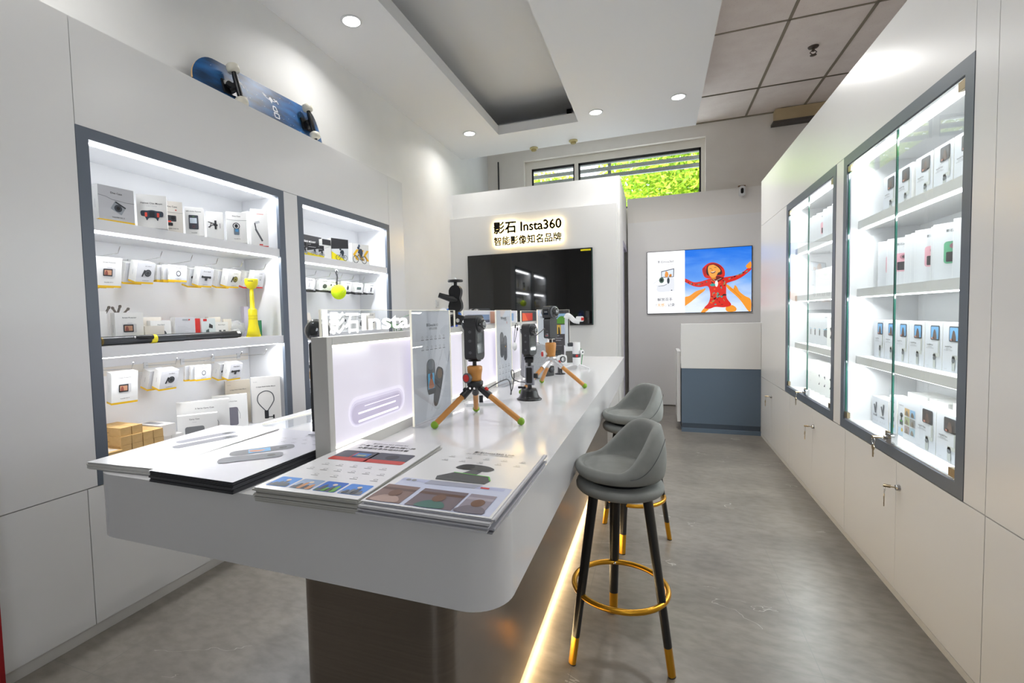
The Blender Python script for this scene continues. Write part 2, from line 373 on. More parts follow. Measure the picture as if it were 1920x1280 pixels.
# dropped plaster ceiling with a long recess
CZ = 3.718; rx0, rx1, ry1, ry0 = -1.90, -.885, 5.95, .2
b = MB()
b.box(XW, rx0, -3.0, 6.66, CZ, CZ+.115, CEILP).box(rx1, .467, -3.0, 6.66, CZ, CZ+.115, CEILP).box(rx0, rx1, ry1, 6.66, CZ, CZ+.115, CEILP).box(rx0, rx1, -3.0, ry0, CZ, CZ+.115, CEILP)
b.box(.455, .467, -3.0, 6.66, CZ+.1151, 4.13, CEILP).box(XW, .4549, 6.648, 6.66, CZ+.1151, 4.13, CEILP)
struct(b.build('ceiling'))
struct(MB().box(-3.0, .454, -3.2, 6.647, 4.13, 4.2, CEILP).build('ceiling.001'))
struct(MB().box(-3.0, .455, 6.661, 8.1, 4.13, 4.2, CEILP).build('ceiling.003'))
tag(MB().cyl((-2.3, 6.55, 4.05), (-.3, 6.55, 4.05), .012, BLACK, n=8).box(-1.12, -1.06, 6.52, 6.58, 4.02, 4.129, BLACK).build('conduit'), 'thin dark conduit inside the far end of the ceiling recess', 'pipe')
# mineral tiles on a metal grid
b = MB().box(.455, 2.7, -3.0, 7.8, 4.135, 4.2, TILE); 
GRID = pm('ceiling_grid', '#8d8473', .5, .3)
for x in (.51, 1.19, 1.875, 2.55): b.box(x-.014, x+.014, -3.0, 7.8, 4.128, 4.136, GRID)
for i in range(8): b.box(.467, 2.7, 5.412+1.463*(i-6)-.009, 5.412+1.463*(i-6)+.009, 4.128, 4.136, GRID)
b.box(.467, 2.7, 6.868, 6.888, 4.128, 4.136, GRID).box(.467, 2.7, 7.78, 7.8, 4.12, 4.136, GRID)
struct(b.build('ceiling.002'))
# service box along the old wall, and the thin dark pipe
b = MB().box(1.53, 2.45, 7.66, 7.8, 3.96, 4.125, noise_mat('old_beige_board', '#b39f7c', '#c0ad8a', 4, .7)).box(1.50, 2.45, 7.64, 7.8, 3.925, 3.96, pm('dark_rail', '#4b4540', .6))
tag(b.build('duct_cover'), 'beige boxed duct cover with dark lower rail under the tiled ceiling', 'duct')
tag(MB().cyl((-2.50, 7.78, 3.0), (-2.50, 7.78, 3.98), .012, BLACK, n=10).build('pipe'), 'thin dark pipe running up the old wall left of the high window', 'pipe')
# ---- white laminate facades
J = pm('panel_joint', '#77777a', .7)
def facade(name, x, s, rects, depth=.02):
    b = MB()
    for y0, y1, z0, z1 in rects: b.box(min(x, x+s*depth), max(x, x+s*depth), y0+.0015, y1-.0015, z0+.0015, z1-.0015, LAM)
    return struct(b.build(name))
FR = [(2.262, 3.535), (3.665, 4.90)]; FL = [(1.373, 2.609), (2.742, 3.973)]
facade('wall_right.001', XR, 1, [(.3, 2.135, .662, 2.784), (2.135, 2.262, .662, 2.784), (2.262, 6.0, 2.303, 2.784), (3.535, 3.665, .662, 2.303), (4.90, 6.0, .662, 2.303)])
struct(MB().box(XR+.021, 1.60, .3, 6.0, 2.74, 2.775, LAM).build('wall_right.002'))
struct(MB().box(XR+.001, 1.62, 5.97, 5.999, .0, .66, LAM).box(XR+.021, 1.62, 5.97, 5.999, .66, 2.739, LAM).build('wall_right.003'))
facade('wall_left.001', XL, -1, [(.2, 1.373, .672, 2.738), (1.373, 3.973, 2.277, 2.738), (2.609, 2.742, .672, 2.277), (3.973, 4.245, .672, 2.738)])
struct(MB().box(XW, XL-.021, .2, 4.245, 2.70, 2.73, LAM).build('wall_left.002'))
struct(MB().box(XW, XL-.001, 4.226, 4.245, 0, .67, LAM).box(XW, XL-.021, 4.226, 4.245, .67, 2.699, LAM).build('wall_left.003'))
KICK = pm('kickboard', '#cfcdc8', .4)
struct(MB().box(XR+.0, XR+.02, .3, 5.97, 0, .032, KICK).build('baseboard_right'))
struct(MB().box(XL-.02, XL-.005, .2, 4.24, 0, .05, KICK).build('baseboard_left'))
# ---- back of the shop: screen pier, header, door, panel
b = MB().box(XW, -.428, 6.24, 6.759, 0, 3.10, WALL).box(-.62, -.428, 6.759, 7.599, 2.371, 3.10, WALL).box(XW, -.62, 6.759, 7.599, 3.0, 3.10, WALL)
struct(b.build('wall_back.001'))
struct(MB().box(XW, -.455, 6.15, 6.239, 0, 2.752, LAM).build('wall_back.002', bevel=.004))
struct(MB().box(-.413, 2.45, 7.60, 7.79, 0, 3.10, pm('upper_panel', '#eae6e1', .6)).build('wall_back.003'))
struct(MB().box(-.405, 2.45, 7.55, 7.599, 0.012, 2.73, pm('wall_panel_grey', '#ecebea', .4)).build('wall_back.004'))
LIL = pm('door_lilac_grey', '#a9a6b8', .45)
dr = struct(MB().box(-.47, -.421, 6.76, 6.84, 0, 2.37, LIL).box(-.47, -.421, 6.84, 7.54, 2.30, 2.37, LIL).build('door_1'))
MB().box(-.50, -.46, 6.84, 7.54, 0, 2.30, LIL).build('door_leaf', dr)
for z in (.35, 1.55, 2.0):
    h = MB().box(-.46, -.452, 7.0, 7.12, z-.06, z+.06, pm('hinge_plate', '#8f8ca0', .4, .4))
    for dz in (-.04, 0, .04): h.cyl((-.452, 7.03, z+dz), (-.449, 7.03, z+dz), .006, BLACK, n=8).cyl((-.452, 7.09, z+dz), (-.449, 7.09, z+dz), .006, BLACK, n=8)
    h.build('hinge', dr)
# ---- downlights, detectors, sprinkler, cctv, switch
NM = ['round ceiling downlight nearest the skateboard', 'round ceiling downlight at the far end beside the recess, left of it', 'round ceiling downlight just right of the ceiling recess', 'round ceiling downlight at the far right near the tiled ceiling']
for (x, y), nm in zip(DOWNLIGHTS, NM):
    t = thing('ceiling_downlight', nm, 'light', (x, y, CZ), 0, 'recessed ceiling downlights')
    MB().lathe([(.066, -.001), (.082, -.001), (.083, -.005), (.078, -.008), (.066, -.006)], WHITEP).build('trim_ring', t)
    MB().lathe([(.0, -.005), (.04, -.006), (.067, -.004)], LAMPD).build('diffuser', t)
for x, y, nm in ((-1.041, 6.547, 'yellowed round detector on the ceiling edge, above the long window pane'), (-1.597, 6.606, 'yellowed round detector on the ceiling edge, above the short window pane')):
    t = thing('ceiling_detector', nm, 'detector', (x, y, CZ), 0, 'ceiling detectors')
    MB().lathe([(0, -.001), (.055, -.001), (.058, -.012), (.05, -.022), (0, -.022)], pm('yellowed_plastic', '#c9bd8a', .5)).build('base', t)
    MB().lathe([(.038, -.022), (.036, -.042), (.02, -.05), (0, -.05)], pm('aged_plastic_dark', '#a3935c', .5)).build('sensor', t)
t = thing('sprinkler_head', 'small dark sprinkler head hanging from a ceiling tile', 'sprinkler', (1.548, 6.053, 4.135))
MB().lathe([(0, -.001), (.05, -.002), (.045, -.012), (0, -.014)], pm('dark_bronze', '#5a5048', .4, .6)).build('escutcheon', t)
MB().cyl((0, 0, -.014), (0, 0, -.05), .012, MATS['dark_bronze']).tube([(.012, 0, -.04), (.03, 0, -.06), (.004, 0, -.085)], .005, MATS['dark_bronze'], 8).tube([(-.012, 0, -.04), (-.03, 0, -.06), (-.004, 0, -.085)], .005, MATS['dark_bronze'], 8).lathe([(0, -.085), (.03, -.087), (.03, -.09), (0, -.09)], MATS['dark_bronze']).build('nozzle', t)
t = thing('security_camera', 'small white security camera on the ledge in the far right corner', 'camera', (1.112, 7.585, 3.06))
MB().rbox(-.038, .038, -.05, .013, -.085, .05, .03, WHITEP, 'y').build('housing', t, bevel=.006)
MB().rbox(-.018, .018, -.053, -.049, -.055, .02, .017, BLACKG, 'y').build('lens_window', t)
MB().box(-.045, .045, -.03, .012, .05, .06, pm('rusty_bracket', '#7b5b3a', .6)).build('bracket', t)
t = thing('wall_switch', 'white wall switch on the left wall beside the screen panel', 'switch', (XW, 5.66, 1.57))
MB().rbox(-.002, .012, -.045, .045, -.05, .05, .008, WHITEP, 'x').build('plate', t)
MB().box(.012, .018, -.018, .018, -.028, .028, pm('switch_rocker', '#d0d0d0', .3)).build('rocker', t)
# ---- outdoors beyond the window
LEAF = pm('leaf_green', '#c2dd48', .55); LEAF2 = pm('leaf_yellow', '#e6f05e', .55); LEAF3 = pm('leaf_deep', '#98c43e', .55)
for nm, cx, cz, rr, n in (('bright yellow green tree outside the right half of the high window', .75, 4.15, 1.6, 22000), ('smaller bright tree outside, behind the slats left of the window mullion', -2.4, 3.9,   .85, 4500)):
    t = thing('tree', nm, 'tree', (cx, 10.6, 0), 0, 'trees outside the window')
    cr = MB()
    for i in range(n):
        a, e, q = random.uniform(0, 2*pi), math.asin(random.uniform(-1, 1)), random.random()**.4
        p = Vector((rr*1.25*q*cos(a)*cos(e), rr*.8*q*sin(a)*cos(e), cz+rr*q*sin(e)*.75))
        d = Vector((random.gauss(0, 1), random.gauss(0, 1), random.gauss(0, .6))).normalized(); u = d.orthogonal().normalized(); s_ = random.uniform(.035, .08)
        cr.add([p-d*s_, p+u*s_*.45, p+d*s_, p-u*s_*.45], [(0, 1, 2, 3)], random.choice((LEAF, LEAF, LEAF2, LEAF2, LEAF3)))
    cr.build('crown', t)
    MB().cyl((0, 0, 0), (0, 0, cz), .14, pm('bark', '#6a5a48', .8), .06, 10).build('trunk', t)
t = thing('slatted_screen', 'dark horizontal metal slats fixed outside the high window', 'screen', (0, 8.115, 0))
SL = noise_mat('weathered_slat', '#7d8284', '#989c9c', 60, .6)
for z in (3.622, 3.739, 3.852): MB().box(-2.6, 1.35, .08, .12, z, z+.060, SL).build('slat', t)
for x in (-2.4, 1.1): MB().box(x, x+.04, -.013, .08, 4.05, 4.09, SL).build('bracket', t)
for x in (-2.6, -.75, 1.31): MB().box(x, x+.05, .121, .15, 3.3, 4.3, SL).build('upright', t)
# ================================================================== wall display cabinets
def led_strip(name, parent, x, y0, y1, z): MB().box(x-.008, x+.008, y0, y1, z-.006, z-.001, LED).build(name, parent)
# left, open fronted
def left_cabinet(y0, y1, shelves, label):
    t = thing('display_cabinet', label, 'cabinet', (XL, y0, 0), 0, 'lit wall display cabinets on the left'); W = y1-y0; fw = .05; z0, z1 = .672, 2.277
    b = MB().box(-.022, .001, 0, fw, z0, z1, SLATE).box(-.022, .001, W-fw, W, z0, z1, SLATE).box(-.022, .001, fw, W-fw, z1-fw, z1, SLATE).box(-.022, .001, fw, W-fw, z0, z0+fw, SLATE)
    b.build('frame', t)
    D = .32
    MB().box(-D, -.0225, fw-.02, fw-.001, z0, z1, SHELFW).box(-D, -.0225, W-fw+.001, W-fw+.02, z0, z1, SHELFW).box(-D, -.0225, fw-.001, W-fw+.001, z1-fw, z1-fw+.02, SHELFW).box(-D-.003, -D, fw, W-fw, z0, z1, SHELFW).build('carcass', t)
    for z in shelves: MB().box(-D+.001, -.006, fw, W-fw, z-.052, z, SHELFW).build('shelf', t)
    MB().box(-D+.001, -.0225, fw, W-fw, .70, .72, SHELFW).build('bottom_panel', t)
    for z in [z1-fw] + [s-.052 for s in shelves]:
        led_strip('light_strip', t, -.05, fw+.01, W-fw-.01, z)
        area('shelf_lamp', (XL-.06, (y0+y1)/2, z-.012), (0, radians(-22), 0), .03, W-2*fw-.04, 4.4 if z > 1.5 else 3.9, (.95, .97, 1))
    return t
left_cabinet(*FL[0], (1.881, 1.299), 'lit white wall cabinet with slate frame, nearer of the two on the left wall')
left_cabinet(*FL[1], (1.872, 1.299, .955), 'lit white wall cabinet with slate frame, farther of the two on the left wall')
# right, behind glass doors
def key_bunch(loc, rz, label, tilt=0):
    t = thing('key_bunch', label, 'keys', loc, rz, 'keys left in the cabinet locks')
    MB().rbox(-.012, .012, -.045, -.018, -.004, .006, .004, BRASS, 'y').cyl((0, -.02, 0), (0, .0, 0), .003, BRASS, n=8).build('key', t)
    MB().tube([(0, -.04+.004*sin(a), -.018+.018*cos(a)) if 0 else (.018*sin(a), -.040, -.018+.018*cos(a)) for a in [2*pi*i/20 for i in range(20)]], .0014, CHROME, 6, closed=True).build('ring', t)
    MB().prism([(.016*cos(radians(a)), -.052+.014*sin(radians(a))) for a in range(0, 360, 24)], 'y', -.043, -.040, BRASS).box(-.005, .005, -.043, -.040, -.10, -.064, BRASS).box(.005, .009, -.043, -.040, -.085, -.078, BRASS).build('hanging_key', t)
    return t
def right_cabinet(y0, y1, label, lk, keylabel):
    # local frame: x runs toward the shop entrance (-Y), y into the wall (+X)
    t = thing('display_cabinet', label, 'cabinet', (XR, y1, 0), R90, 'lit glass cabinets on the right'); W = y1-y0; fw = .055; z0, z1 = .665, 2.303; zi0, zi1 = .718, 2.245; D = .35
    MB().box(0, fw, -.002, .02, z0, z1, SLATE).box(W-fw, W, -.002, .02, z0, z1, SLATE).box(fw, W-fw, -.002, .02, zi1, z1, SLATE).box(fw, W-fw, -.002, .02, z0, zi0, SLATE).build('frame', t)
    MB().box(fw-.02, fw-.001, .0205, D, z0, z1, SHELFW).box(W-fw+.001, W-fw+.02, .0205, D, z0, z1, SHELFW).box(fw, W-fw, .0205, D, zi1, zi1+.02, SHELFW).box(fw, W-fw, D, D+.003, z0, z1, SHELFW).build('carcass', t)
    MB().box(fw, W-fw, .0205, D, zi0-.03, zi0-.004, SHELFW).build('bottom_panel', t)
    for z in (1.908, 1.507, 1.105): MB().box(fw, W-fw, .057, D-.001, z-.047, z, SHELFW).build('shelf', t)
    for z in (zi1, 1.861, 1.46, 1.058):
        MB().box(fw+.01, W-fw-.01, .075, .09, z-.006, z-.001, LED).build('light_strip', t)
        area('shelf_lamp', (XR+.085, (y0+y1)/2, z-.012), (0, radians(28), 0), .03, W-2*fw-.04, 4.0, (.95, .97, 1))
    MB().box(fw, W-fw, .004, .016, zi1-.006, zi1, CHROME).build('top_track', t); MB().box(fw, W-fw, .004, .016, zi0, zi0+.008, pm('aluminium_track', '#d5d7da', .25, .8)).build('bottom_track', t)
    mid = W-(lk-y0)
    for i, (a, c) in enumerate(((fw+.004, mid-.002), (mid+.002, W-fw-.004))):
        d = MB().box(a, c, .006, .012, zi0+.01, zi1-.008, GLASS).build('glass_door', t)
        MB().box(a-.0005 if i == 0 else c-.002, a+.002 if i == 0 else c+.0005, .0055, .0125, zi0+.01, zi1-.008, GLASSE).box(c-.003 if i == 0 else a, c if i == 0 else a+.003, .0055, .0125, zi0+.01, zi1-.008, GLASSE).build('glass_edge', d)
        hx = a if i == 0 else c-.045
        for z in (zi0+.012, zi1-.045): MB().box(hx, hx+.045, .001, .017, z, z+.034, BRASS).build('hinge_clamp', d)
        MB().box(c-.05 if i == 0 else a, c-.004 if i == 0 else a+.046, .002, .016, zi0+.012, zi0+.06, BRASS if i == 0 else CHROME).build('meeting_clamp', d)
    MB().rbox(mid-.006, mid+.05, -.012, .002, zi0+.012, zi0+.058, .004, CHROME, 'y').cyl((mid-.01, -.018, zi0+.032), (mid-.01, .0, zi0+.032), .011, CHROME).build('lock', t)
    key_bunch((XR-.02, y1-mid+.012, zi0+.032), R90, keylabel)
    return t
right_cabinet(*FR[0], 'lit glass door cabinet with slate frame, nearer of the two on the right wall', 2.868, 'keys hanging in the glass door lock of the nearer right cabinet')
right_cabinet(*FR[1], 'lit glass door cabinet with slate frame, farther of the two on the right wall', 4.28, 'keys hanging in the glass door lock of the farther right cabinet')
# ---- low white door units
def base_unit(side, y0, y1, seams, label, locks=(), zt=.659, zb=.034, group=None):
    x = XR if side > 0 else XL; t = thing('base_cabinet', label, 'cabinet', (x, (y0+y1)/2, 0), R90 if side > 0 else L90, group); W = y1-y0
    MB().box(-W/2, W/2, .0205, .30, zb+.01, zt-.01, LAM).build('body', t)
    ys = [y0] + list(seams) + [y1]
    for a, c in zip(ys[:-1], ys[1:]):
        u0, u1 = ((y0+y1)/2-c, (y0+y1)/2-a) if side > 0 else (a-(y0+y1)/2, c-(y0+y1)/2)
        d = MB().box(u0+.001, u1-.001, .0, .02, zb, zt, LAM).build('door', t)
        for ly, lz in locks:
            if a < ly < c: MB().lathe([(0, -.014), (.013, -.014), (.014, -.010), (.016, 0)], CHROME, ((y0+y1)/2-ly, 0, lz), 20, 'y').build('lock', d)
    return t
gR = 'low white door units along the right wall'; gL = 'low white door units along the left wall'
base_unit(1, .6, 2.133, (), 'plain low white unit nearest the camera on the right', group=gR)
base_unit(1, 2.135, 3.45, (2.79,), 'low white two door unit with keys under the nearer glass cabinet', ((2.756, .541),), group=gR)
base_unit(1, 3.452, 4.746, (4.096,), 'low white two door unit with keys under the farther glass cabinet', ((4.064, .533),), group=gR)
base_unit(1, 4.748, 5.965, (5.46,), 'low white unit with keys next to the slate blue desk', ((5.428, .524),), group=gR)
for y, z, s in ((2.756, .541, 'keys hanging in the low door under the nearer glass cabinet'), (4.064, .533, 'keys hanging in the low door under the farther glass cabinet'), (5.428, .524, 'keys hanging in the low door beside the slate blue desk')):
    key_bunch((XR-.014, y, z), R90 - radians(25), s)
base_unit(-1, .3, 1.3295, (.75,), 'low white unit at the left edge of the view', zb=.052, zt=.669, group=gL)
base_unit(-1, 1.331, 2.49, (1.913,), 'low white two door unit under the nearer left display cabinet', zb=.052, zt=.669, group=gL)
base_unit(-1, 2.492, 4.224, (3.2, 3.972), 'low white unit under the farther left display cabinet, behind the counter', zb=.052, zt=.669, group=gL)
# ================================================================== slate blue desk
t = thing('service_desk', 'slate blue and white service desk at the back beside the right cabinets', 'desk', (.665, 5.95, 0))
MB().box(-.402, .404, 0, .55, .10, .737, SLATEB).build('front_panel', t, bevel=.002)
MB().box(-.402, .404, -.012, .55, 0, .045, SLATEB).box(-.395, .398, .004, .55, .045, .10, pm('desk_recess', '#3f4b59', .4)).build('plinth', t)
MB().box(-.408, .404, -.004, .05, .738, 1.252, LAM).build('counter_upstand', t, bevel=.003)
MB().box(-.402, .404, .05, .55, .86, .90, LAM).build('worktop', t)
MB().box(-.445, -.41, .06, .55, .10, .93, LAM).build('end_panel', t)
# ================================================================== screen, sign, advert
TY = 6.149
t = thing('television', 'large black wall television under the backlit sign', 'television', (-1.588, TY, 1.736))
MB().box(-.845, .835, -.045, 0, -.485, .485, BLACK).build('casing', t, bevel=.004)
MB().dr(-.832, .822, -.468, .475, pm('tv_screen_glass', '#0a0a0b', .04, spec=.7), 0).build('screen', t, (0, -.0462, 0))
MB().box(.828, .834, -.047, -.0455, -.47, .475, pm('tv_bezel_edge', '#3a6a62', .2, .6)).build('bezel_trim', t)
MB().dr(.69, .815, .447, .468, YEL, 1).build('yellow_sticker', t, (0, -.0468, 0))
t = thing('backlit_sign', 'backlit dark lettering sign on the white panel above the television', 'sign', (-1.59, 6.149, 2.33))
for s, z, h, off, nm in (('影石 Insta360', .157, .15, .055, 'brand_line'), ('智能影像知名品牌', 0, .112, .050, 'slogan_line')):
    b = MB(); b.text(s, 0, z, pm('sign_letter_bronze', '#2b2822', .4), w=.905, h=h, off=off, ext=(-.05, -.028)); p = b.build(nm, t)
    b = MB(); b.text(s, 0, z-.003, HALO, w=.911, h=h+.006, off=off, ext=(-.027, -.012)); b.build('halo_backing', p)
# advert lightbox
t = thing('advert_screen', 'bright backlit advert with a laughing child in a red hat, on the grey back wall', 'screen', (-.13, 7.549, 1.373))
W, H = 1.36, .90
MB().box(-.008, W+.008, -.022, 0, -.008, H+.008, BLACK).build('case', t)
def grad_sky():
    m = bpy.data.materials.new('screen_sky'); m.use_nodes = True; nt = m.node_tree; N = nt.nodes; L = nt.links; b = N['Principled BSDF']
    tc = N.new('ShaderNodeTexCoord'); sp = N.new('ShaderNodeSeparateXYZ'); L.new(tc.outputs['Object'], sp.inputs[0])
    n = N.new('ShaderNodeTexNoise'); n.inputs['Scale'].default_value = 2.2; n.inputs['Detail'].default_value = 6; n.inputs['Distortion'].default_value = .5
    mp = N.new('ShaderNodeMapping'); mp.inputs['Scale'].default_value = (1, 1, 2.2); mp.inputs['Rotation'].default_value = (0, .5, 0); L.new(tc.outputs['Object'], mp.inputs[0]); L.new(mp.outputs[0], n.inputs['Vector'])
    a = N.new('ShaderNodeMath'); a.operation = 'MULTIPLY_ADD'; a.inputs[1].default_value = .9; L.new(sp.outputs[2], a.inputs[0])
    s2 = N.new('ShaderNodeMath'); s2.operation = 'MULTIPLY_ADD'; s2.inputs[1].default_value = -.55; s2.inputs[2].default_value = .36; L.new(n.outputs['Fac'], s2.inputs[0]); L.new(s2.outputs[0], a.inputs[2])
    r = N.new('ShaderNodeValToRGB'); e = r.color_ramp.elements; e[0].position = .12; e[0].color = (*hexlin('#e6f0fd'), 1); e[1].position = .85; e[1].color = (*hexlin('#1173e6'), 1)
    k = e.new(.45); k.color = (*hexlin('#6fa9f2'), 1); L.new(a.outputs[0], r.inputs[0]); L.new(r.outputs[0], b.inputs['Emission Color']); b.inputs['Emission Strength'].default_value = .79
    b.inputs['Base Color'].default_value = (.01, .01, .01, 1); b.inputs['Roughness'].default_value = .3
    return m
b = MB().dr(.51, W, 0, H, grad_sky(), 1); b.P = lambda u, v, k: (min(max(u, .51), W), -.0006*k, min(max(v, 0), H))
px = lambda x, y: ((x-120)/1618*W, (1 - (y-(200-(x-120)*.065))/((1152-(x-120)*.024)-(200-(x-120)*.065)))*H)   # advert artwork coordinates
P = lambda *q: [px(*a) for a in q]
OR, OR2, RD, DK, TE = E('#f29a2e'), E('#d97a18'), E('#d8281c'), E('#3a2326'), E('#2f9c93')
b.ds(P((706, 905), (800, 870), (900, 800), (1010, 765), (1045, 755), (1035, 790), (960, 850), (860, 935), (760, 1010), (706, 1035)), OR, 2)
b.ds(P((1350, 690), (1395, 700), (1470, 760), (1490, 705), (1525, 730), (1560, 800), (1640, 870), (1728, 930), (1730, 1105), (1690, 1105), (1590, 960), (1500, 860), (1400, 770)), OR, 2)
b.ds(P((706, 600), (760, 610), (860, 655), (960, 650), (1060, 620), (1120, 600), (1250, 590), (1400, 570), (1520, 545), (1620, 490), (1680, 440), (1725, 430), (1728, 465), (1620, 560), (1520, 620), (1420, 655), (1370, 680), (1365, 760), (1372, 900), (1440, 1010), (1340, 1050), (1200, 1045), (1110, 1075), (1030, 1060), (1090, 990), (1120, 900), (1115, 800), (1080, 720), (960, 735), (850, 715), (760, 670), (706, 640)), RD, 3)
b.ds(P((1655, 405), (1690, 360), (1728, 335), (1732, 425), (1680, 440)), OR, 4)
b.ds(P((1035, 1060), (1100, 1078), (1040, 1130), (980, 1132)), OR, 2).ds(P((1360, 1050), (1450, 1015), (1515, 1060), (1500, 1112), (1380, 1115)), OR, 2)
for i in range(46):
    x, y = random.uniform(1130, 1350), random.uniform(620, 1020)
    b.de(*px(x, y), random.uniform(.006, .022), random.uniform(.004, .014), random.choice((E('#7a1f1c'), E('#e8671f'), TE, DK, E('#9c8a50'))), 4, 10, random.uniform(0, 3))
for i in range(14):
    u = random.random(); b.de(*px(720+360*u, 635+60*sin(u*3)), .012, .007, random.choice((DK, TE, E('#7a1f1c'))), 4, 10, 1.2); b.de(*px(1400+280*u, 610-130*u), .014, .008, random.choice((DK, TE, E('#5b2c40'), E('#9c8a50'))), 4, 10, .6)
b.de(*px(1217, 680), .02, .045, E('#f3ece4'), 5).de(*px(1160, 700), .034, .02, TE, 5)
b.ds(P((1000, 470), (1030, 410), (1100, 360), (1180, 350), (1270, 385), (1330, 450), (1345, 530), (1320, 580), (1230, 560), (1110, 600), (1030, 570)), RD, 5)
b.ds(P((1060, 470), (1085, 400), (1170, 375), (1260, 420), (1300, 490), (1285, 540), (1150, 555), (1075, 545)), DK, 6)
b.ds(P((1085, 440), (1110, 395), (1170, 385), (1235, 420), (1275, 470), (1265, 500), (1240, 510), (1205, 572), (1150, 588), (1100, 535)), E('#f0a548'), 7)
b.ds(P((1135, 575), (1200, 570), (1205, 605), (1150, 610)), OR2, 6)
b.ds(P((1055, 425), (1110, 375), (1190, 362), (1270, 395), (1310, 450), (1262, 418), (1180, 385), (1105, 398)), E('#8f1a1e'), 8)
b.ds(P((1125, 500), (1160, 495), (1205, 480), (1190, 510), (1150, 520)), E('#6b1d12'), 8).ds(P((1130, 500), (1165, 494), (1203, 482), (1165, 504)), E('#fff6ea'), 9)
b.dl(P((1110, 448), (1128, 442), (1143, 448)), .006, DK, 8).dl(P((1180, 430), (1198, 424), (1215, 430)), .006, DK, 8).ds(P((1148, 455), (1163, 470), (1150, 478), (1140, 468)), OR2, 8)
b.ds(P((1000, 470), (1015, 430), (1050, 440), (1060, 520), (1040, 560)), E('#b01d22'), 6)
b.ds(P((1130, 590), (1200, 560), (1290, 565), (1330, 590), (1260, 640), (1180, 635)), E('#6e1a1c'), 4).dl(P((1150, 600), (1200, 640), (1290, 595)), .008, E('#a8a090'), 5)
for q in ((1025, 765, 1048, 752), (1015, 775, 1040, 768)): b.dl(P(q[:2], q[2:]), .012, OR, 3)
b.dl(P((1000, 800), (930, 850), (850, 905)), .006, OR2, 3).dl(P((1420, 745), (1500, 810), (1590, 900)), .006, OR2, 3).dl(P((1480, 740), (1500, 790)), .005, OR2, 3)
b.build('display', t, (0, -.0225, 0)); b = MB().dr(0, .51, 0, H, E('#fbfcff', .95), 1)
b.ds(P((215, 680), (330, 610), (440, 580), (550, 590), (558, 780), (520, 795), (330, 815), (270, 780), (275, 725)), E('#e6e9f0'), 2)
b.dp(P((345, 490), (558, 440), (552, 575), (345, 590)), E('#40444e'), 3).dp(P((355, 500), (545, 455), (540, 568), (355, 580)), E('#dfeafb'), 4)
b.ds(P((420, 490), (450, 500), (465, 545), (440, 580), (405, 565), (410, 520)), E('#e89a4a'), 5).ds(P((480, 540), (510, 530), (515, 565), (475, 570)), E('#c57e33'), 5)
b.ds(P((225, 690), (330, 620), (400, 600), (445, 630), (430, 680), (330, 710)), E('#f7f8fc'), 5).de(*px(352, 628), .034, .042, E('#4a6357'), 6).de(*px(352, 628), .018, .022, E('#1f2a28'), 7).de(*px(462, 635), .018, .045, E('#3b434c'), 6)
b.dl(P((300, 722), (390, 712), (440, 690)), .006, E('#4a4f5a'), 6).de(*px(515, 785), .01, .008, E('#555a66'), 6)
b.text('影石Insta360', .252, .735, E('#4a4c55'), w=.215, k=3, off=.015).text('Think bold', .298, .700, E('#8a8c94'), w=.09, k=3)
b.text('解放双手', .24, .178, E('#3a3d4c'), w=.205, k=3, off=.022).text('「', .125, .105, E('#3a3d4c'), h=.03, k=3).text('无感', .185, .098, E('#f0a132'), w=.095, k=3, off=.022).text('」', .25, .098, E('#3a3d4c'), h=.03, k=3).text('记录', .325, .098, E('#3a3d4c'), w=.095, k=3, off=.022)
b.build('text_panel', t, (0, -.0290, 0))
# ================================================================== long island counter
t = thing('island_counter', 'long white island counter with rounded corners on a champagne steel base', 'counter', (-1.02, 3.1, 0))
ZC = .93; ox, oy = 1.02, -3.1
MB().rbox(-1.715+ox, -.325+ox, .965+oy, 5.27+oy, .728, ZC, .10, COUNT, n=10).build('countertop', t, bevel=.003)
MB().rbox(-.935+ox, -.478+ox, 1.005+oy, 5.0+oy, .05, .7275, .07, STEEL, n=10).build('base', t)
MB().rbox(-.915+ox, -.505+ox, 1.03+oy, 4.97+oy, 0, .0495, .06, BLACKM).build('plinth', t)
MB().box(-.504+ox, -.492+ox, 1.10+oy, 4.93+oy, .018, .034, LEDW).build('light_strip', t)
area('plinth_lamp', (-.485, 3.0, .030), (0, radians(-62), 0), .02, 3.8, 5.0, (1, .72, .38))
# ---- backlit divider on the counter
def divider(y0, y1, label, header):
    t = thing('backlit_divider', label, 'lightbox', (-1.0, y0, ZC), L90, 'backlit dividers along the counter'); L = y1-y0; H = .412
    FRM = pm('divider_frame', '#c9c8c4', .35)
    MB().box(0, .028, 0, .062, 0, H, FRM).box(L-.028, L, 0, .062, 0, H, FRM).box(.028, L-.028, 0, .062, H-.028, H, FRM).box(.028, L-.028, 0, .062, 0, .04, FRM).build('frame', t, bevel=.0015)
    b = MB().dr(.028, L-.028, .04, H-.028, LITPANEL, -6); b.build('lit_panel', t)
    MB().box(.028, L-.028, .0, .003, H-.034, H-.028, pm('led_edge', '#fff4e0', .5, emit=3.2, ecol=(1, .95, .9))).box(.028, L-.028, 0, .003, .04, .047, MATS['led_edge']).build('light_edge', t)
    MB().dr(.028, L-.028, .04, H-.028, LITPANEL, 0).build('lit_panel', t, (0, .058, 0))
    return t
d1 = divider(1.262, 2.43, 'backlit white divider nearest the camera with blurred handle print', 0)
SOFT = lambda c, e: pm('print_' + c, '#' + c, .12, emit=e, ecol=hexlin(c))
b = MB(); b.P = lambda u, v, k: (u, .0036-.0004*k, v)
for i, (c, s) in enumerate((('d3cfdd', .058), ('c5c0d1', .046), ('b5afc2', .036), ('a8a1b6', .028))): b.dr(.09-s*.6+.05, .44+s, .075+.03-s*.35, .135+s, SOFT(c, .5), i+1, .05)
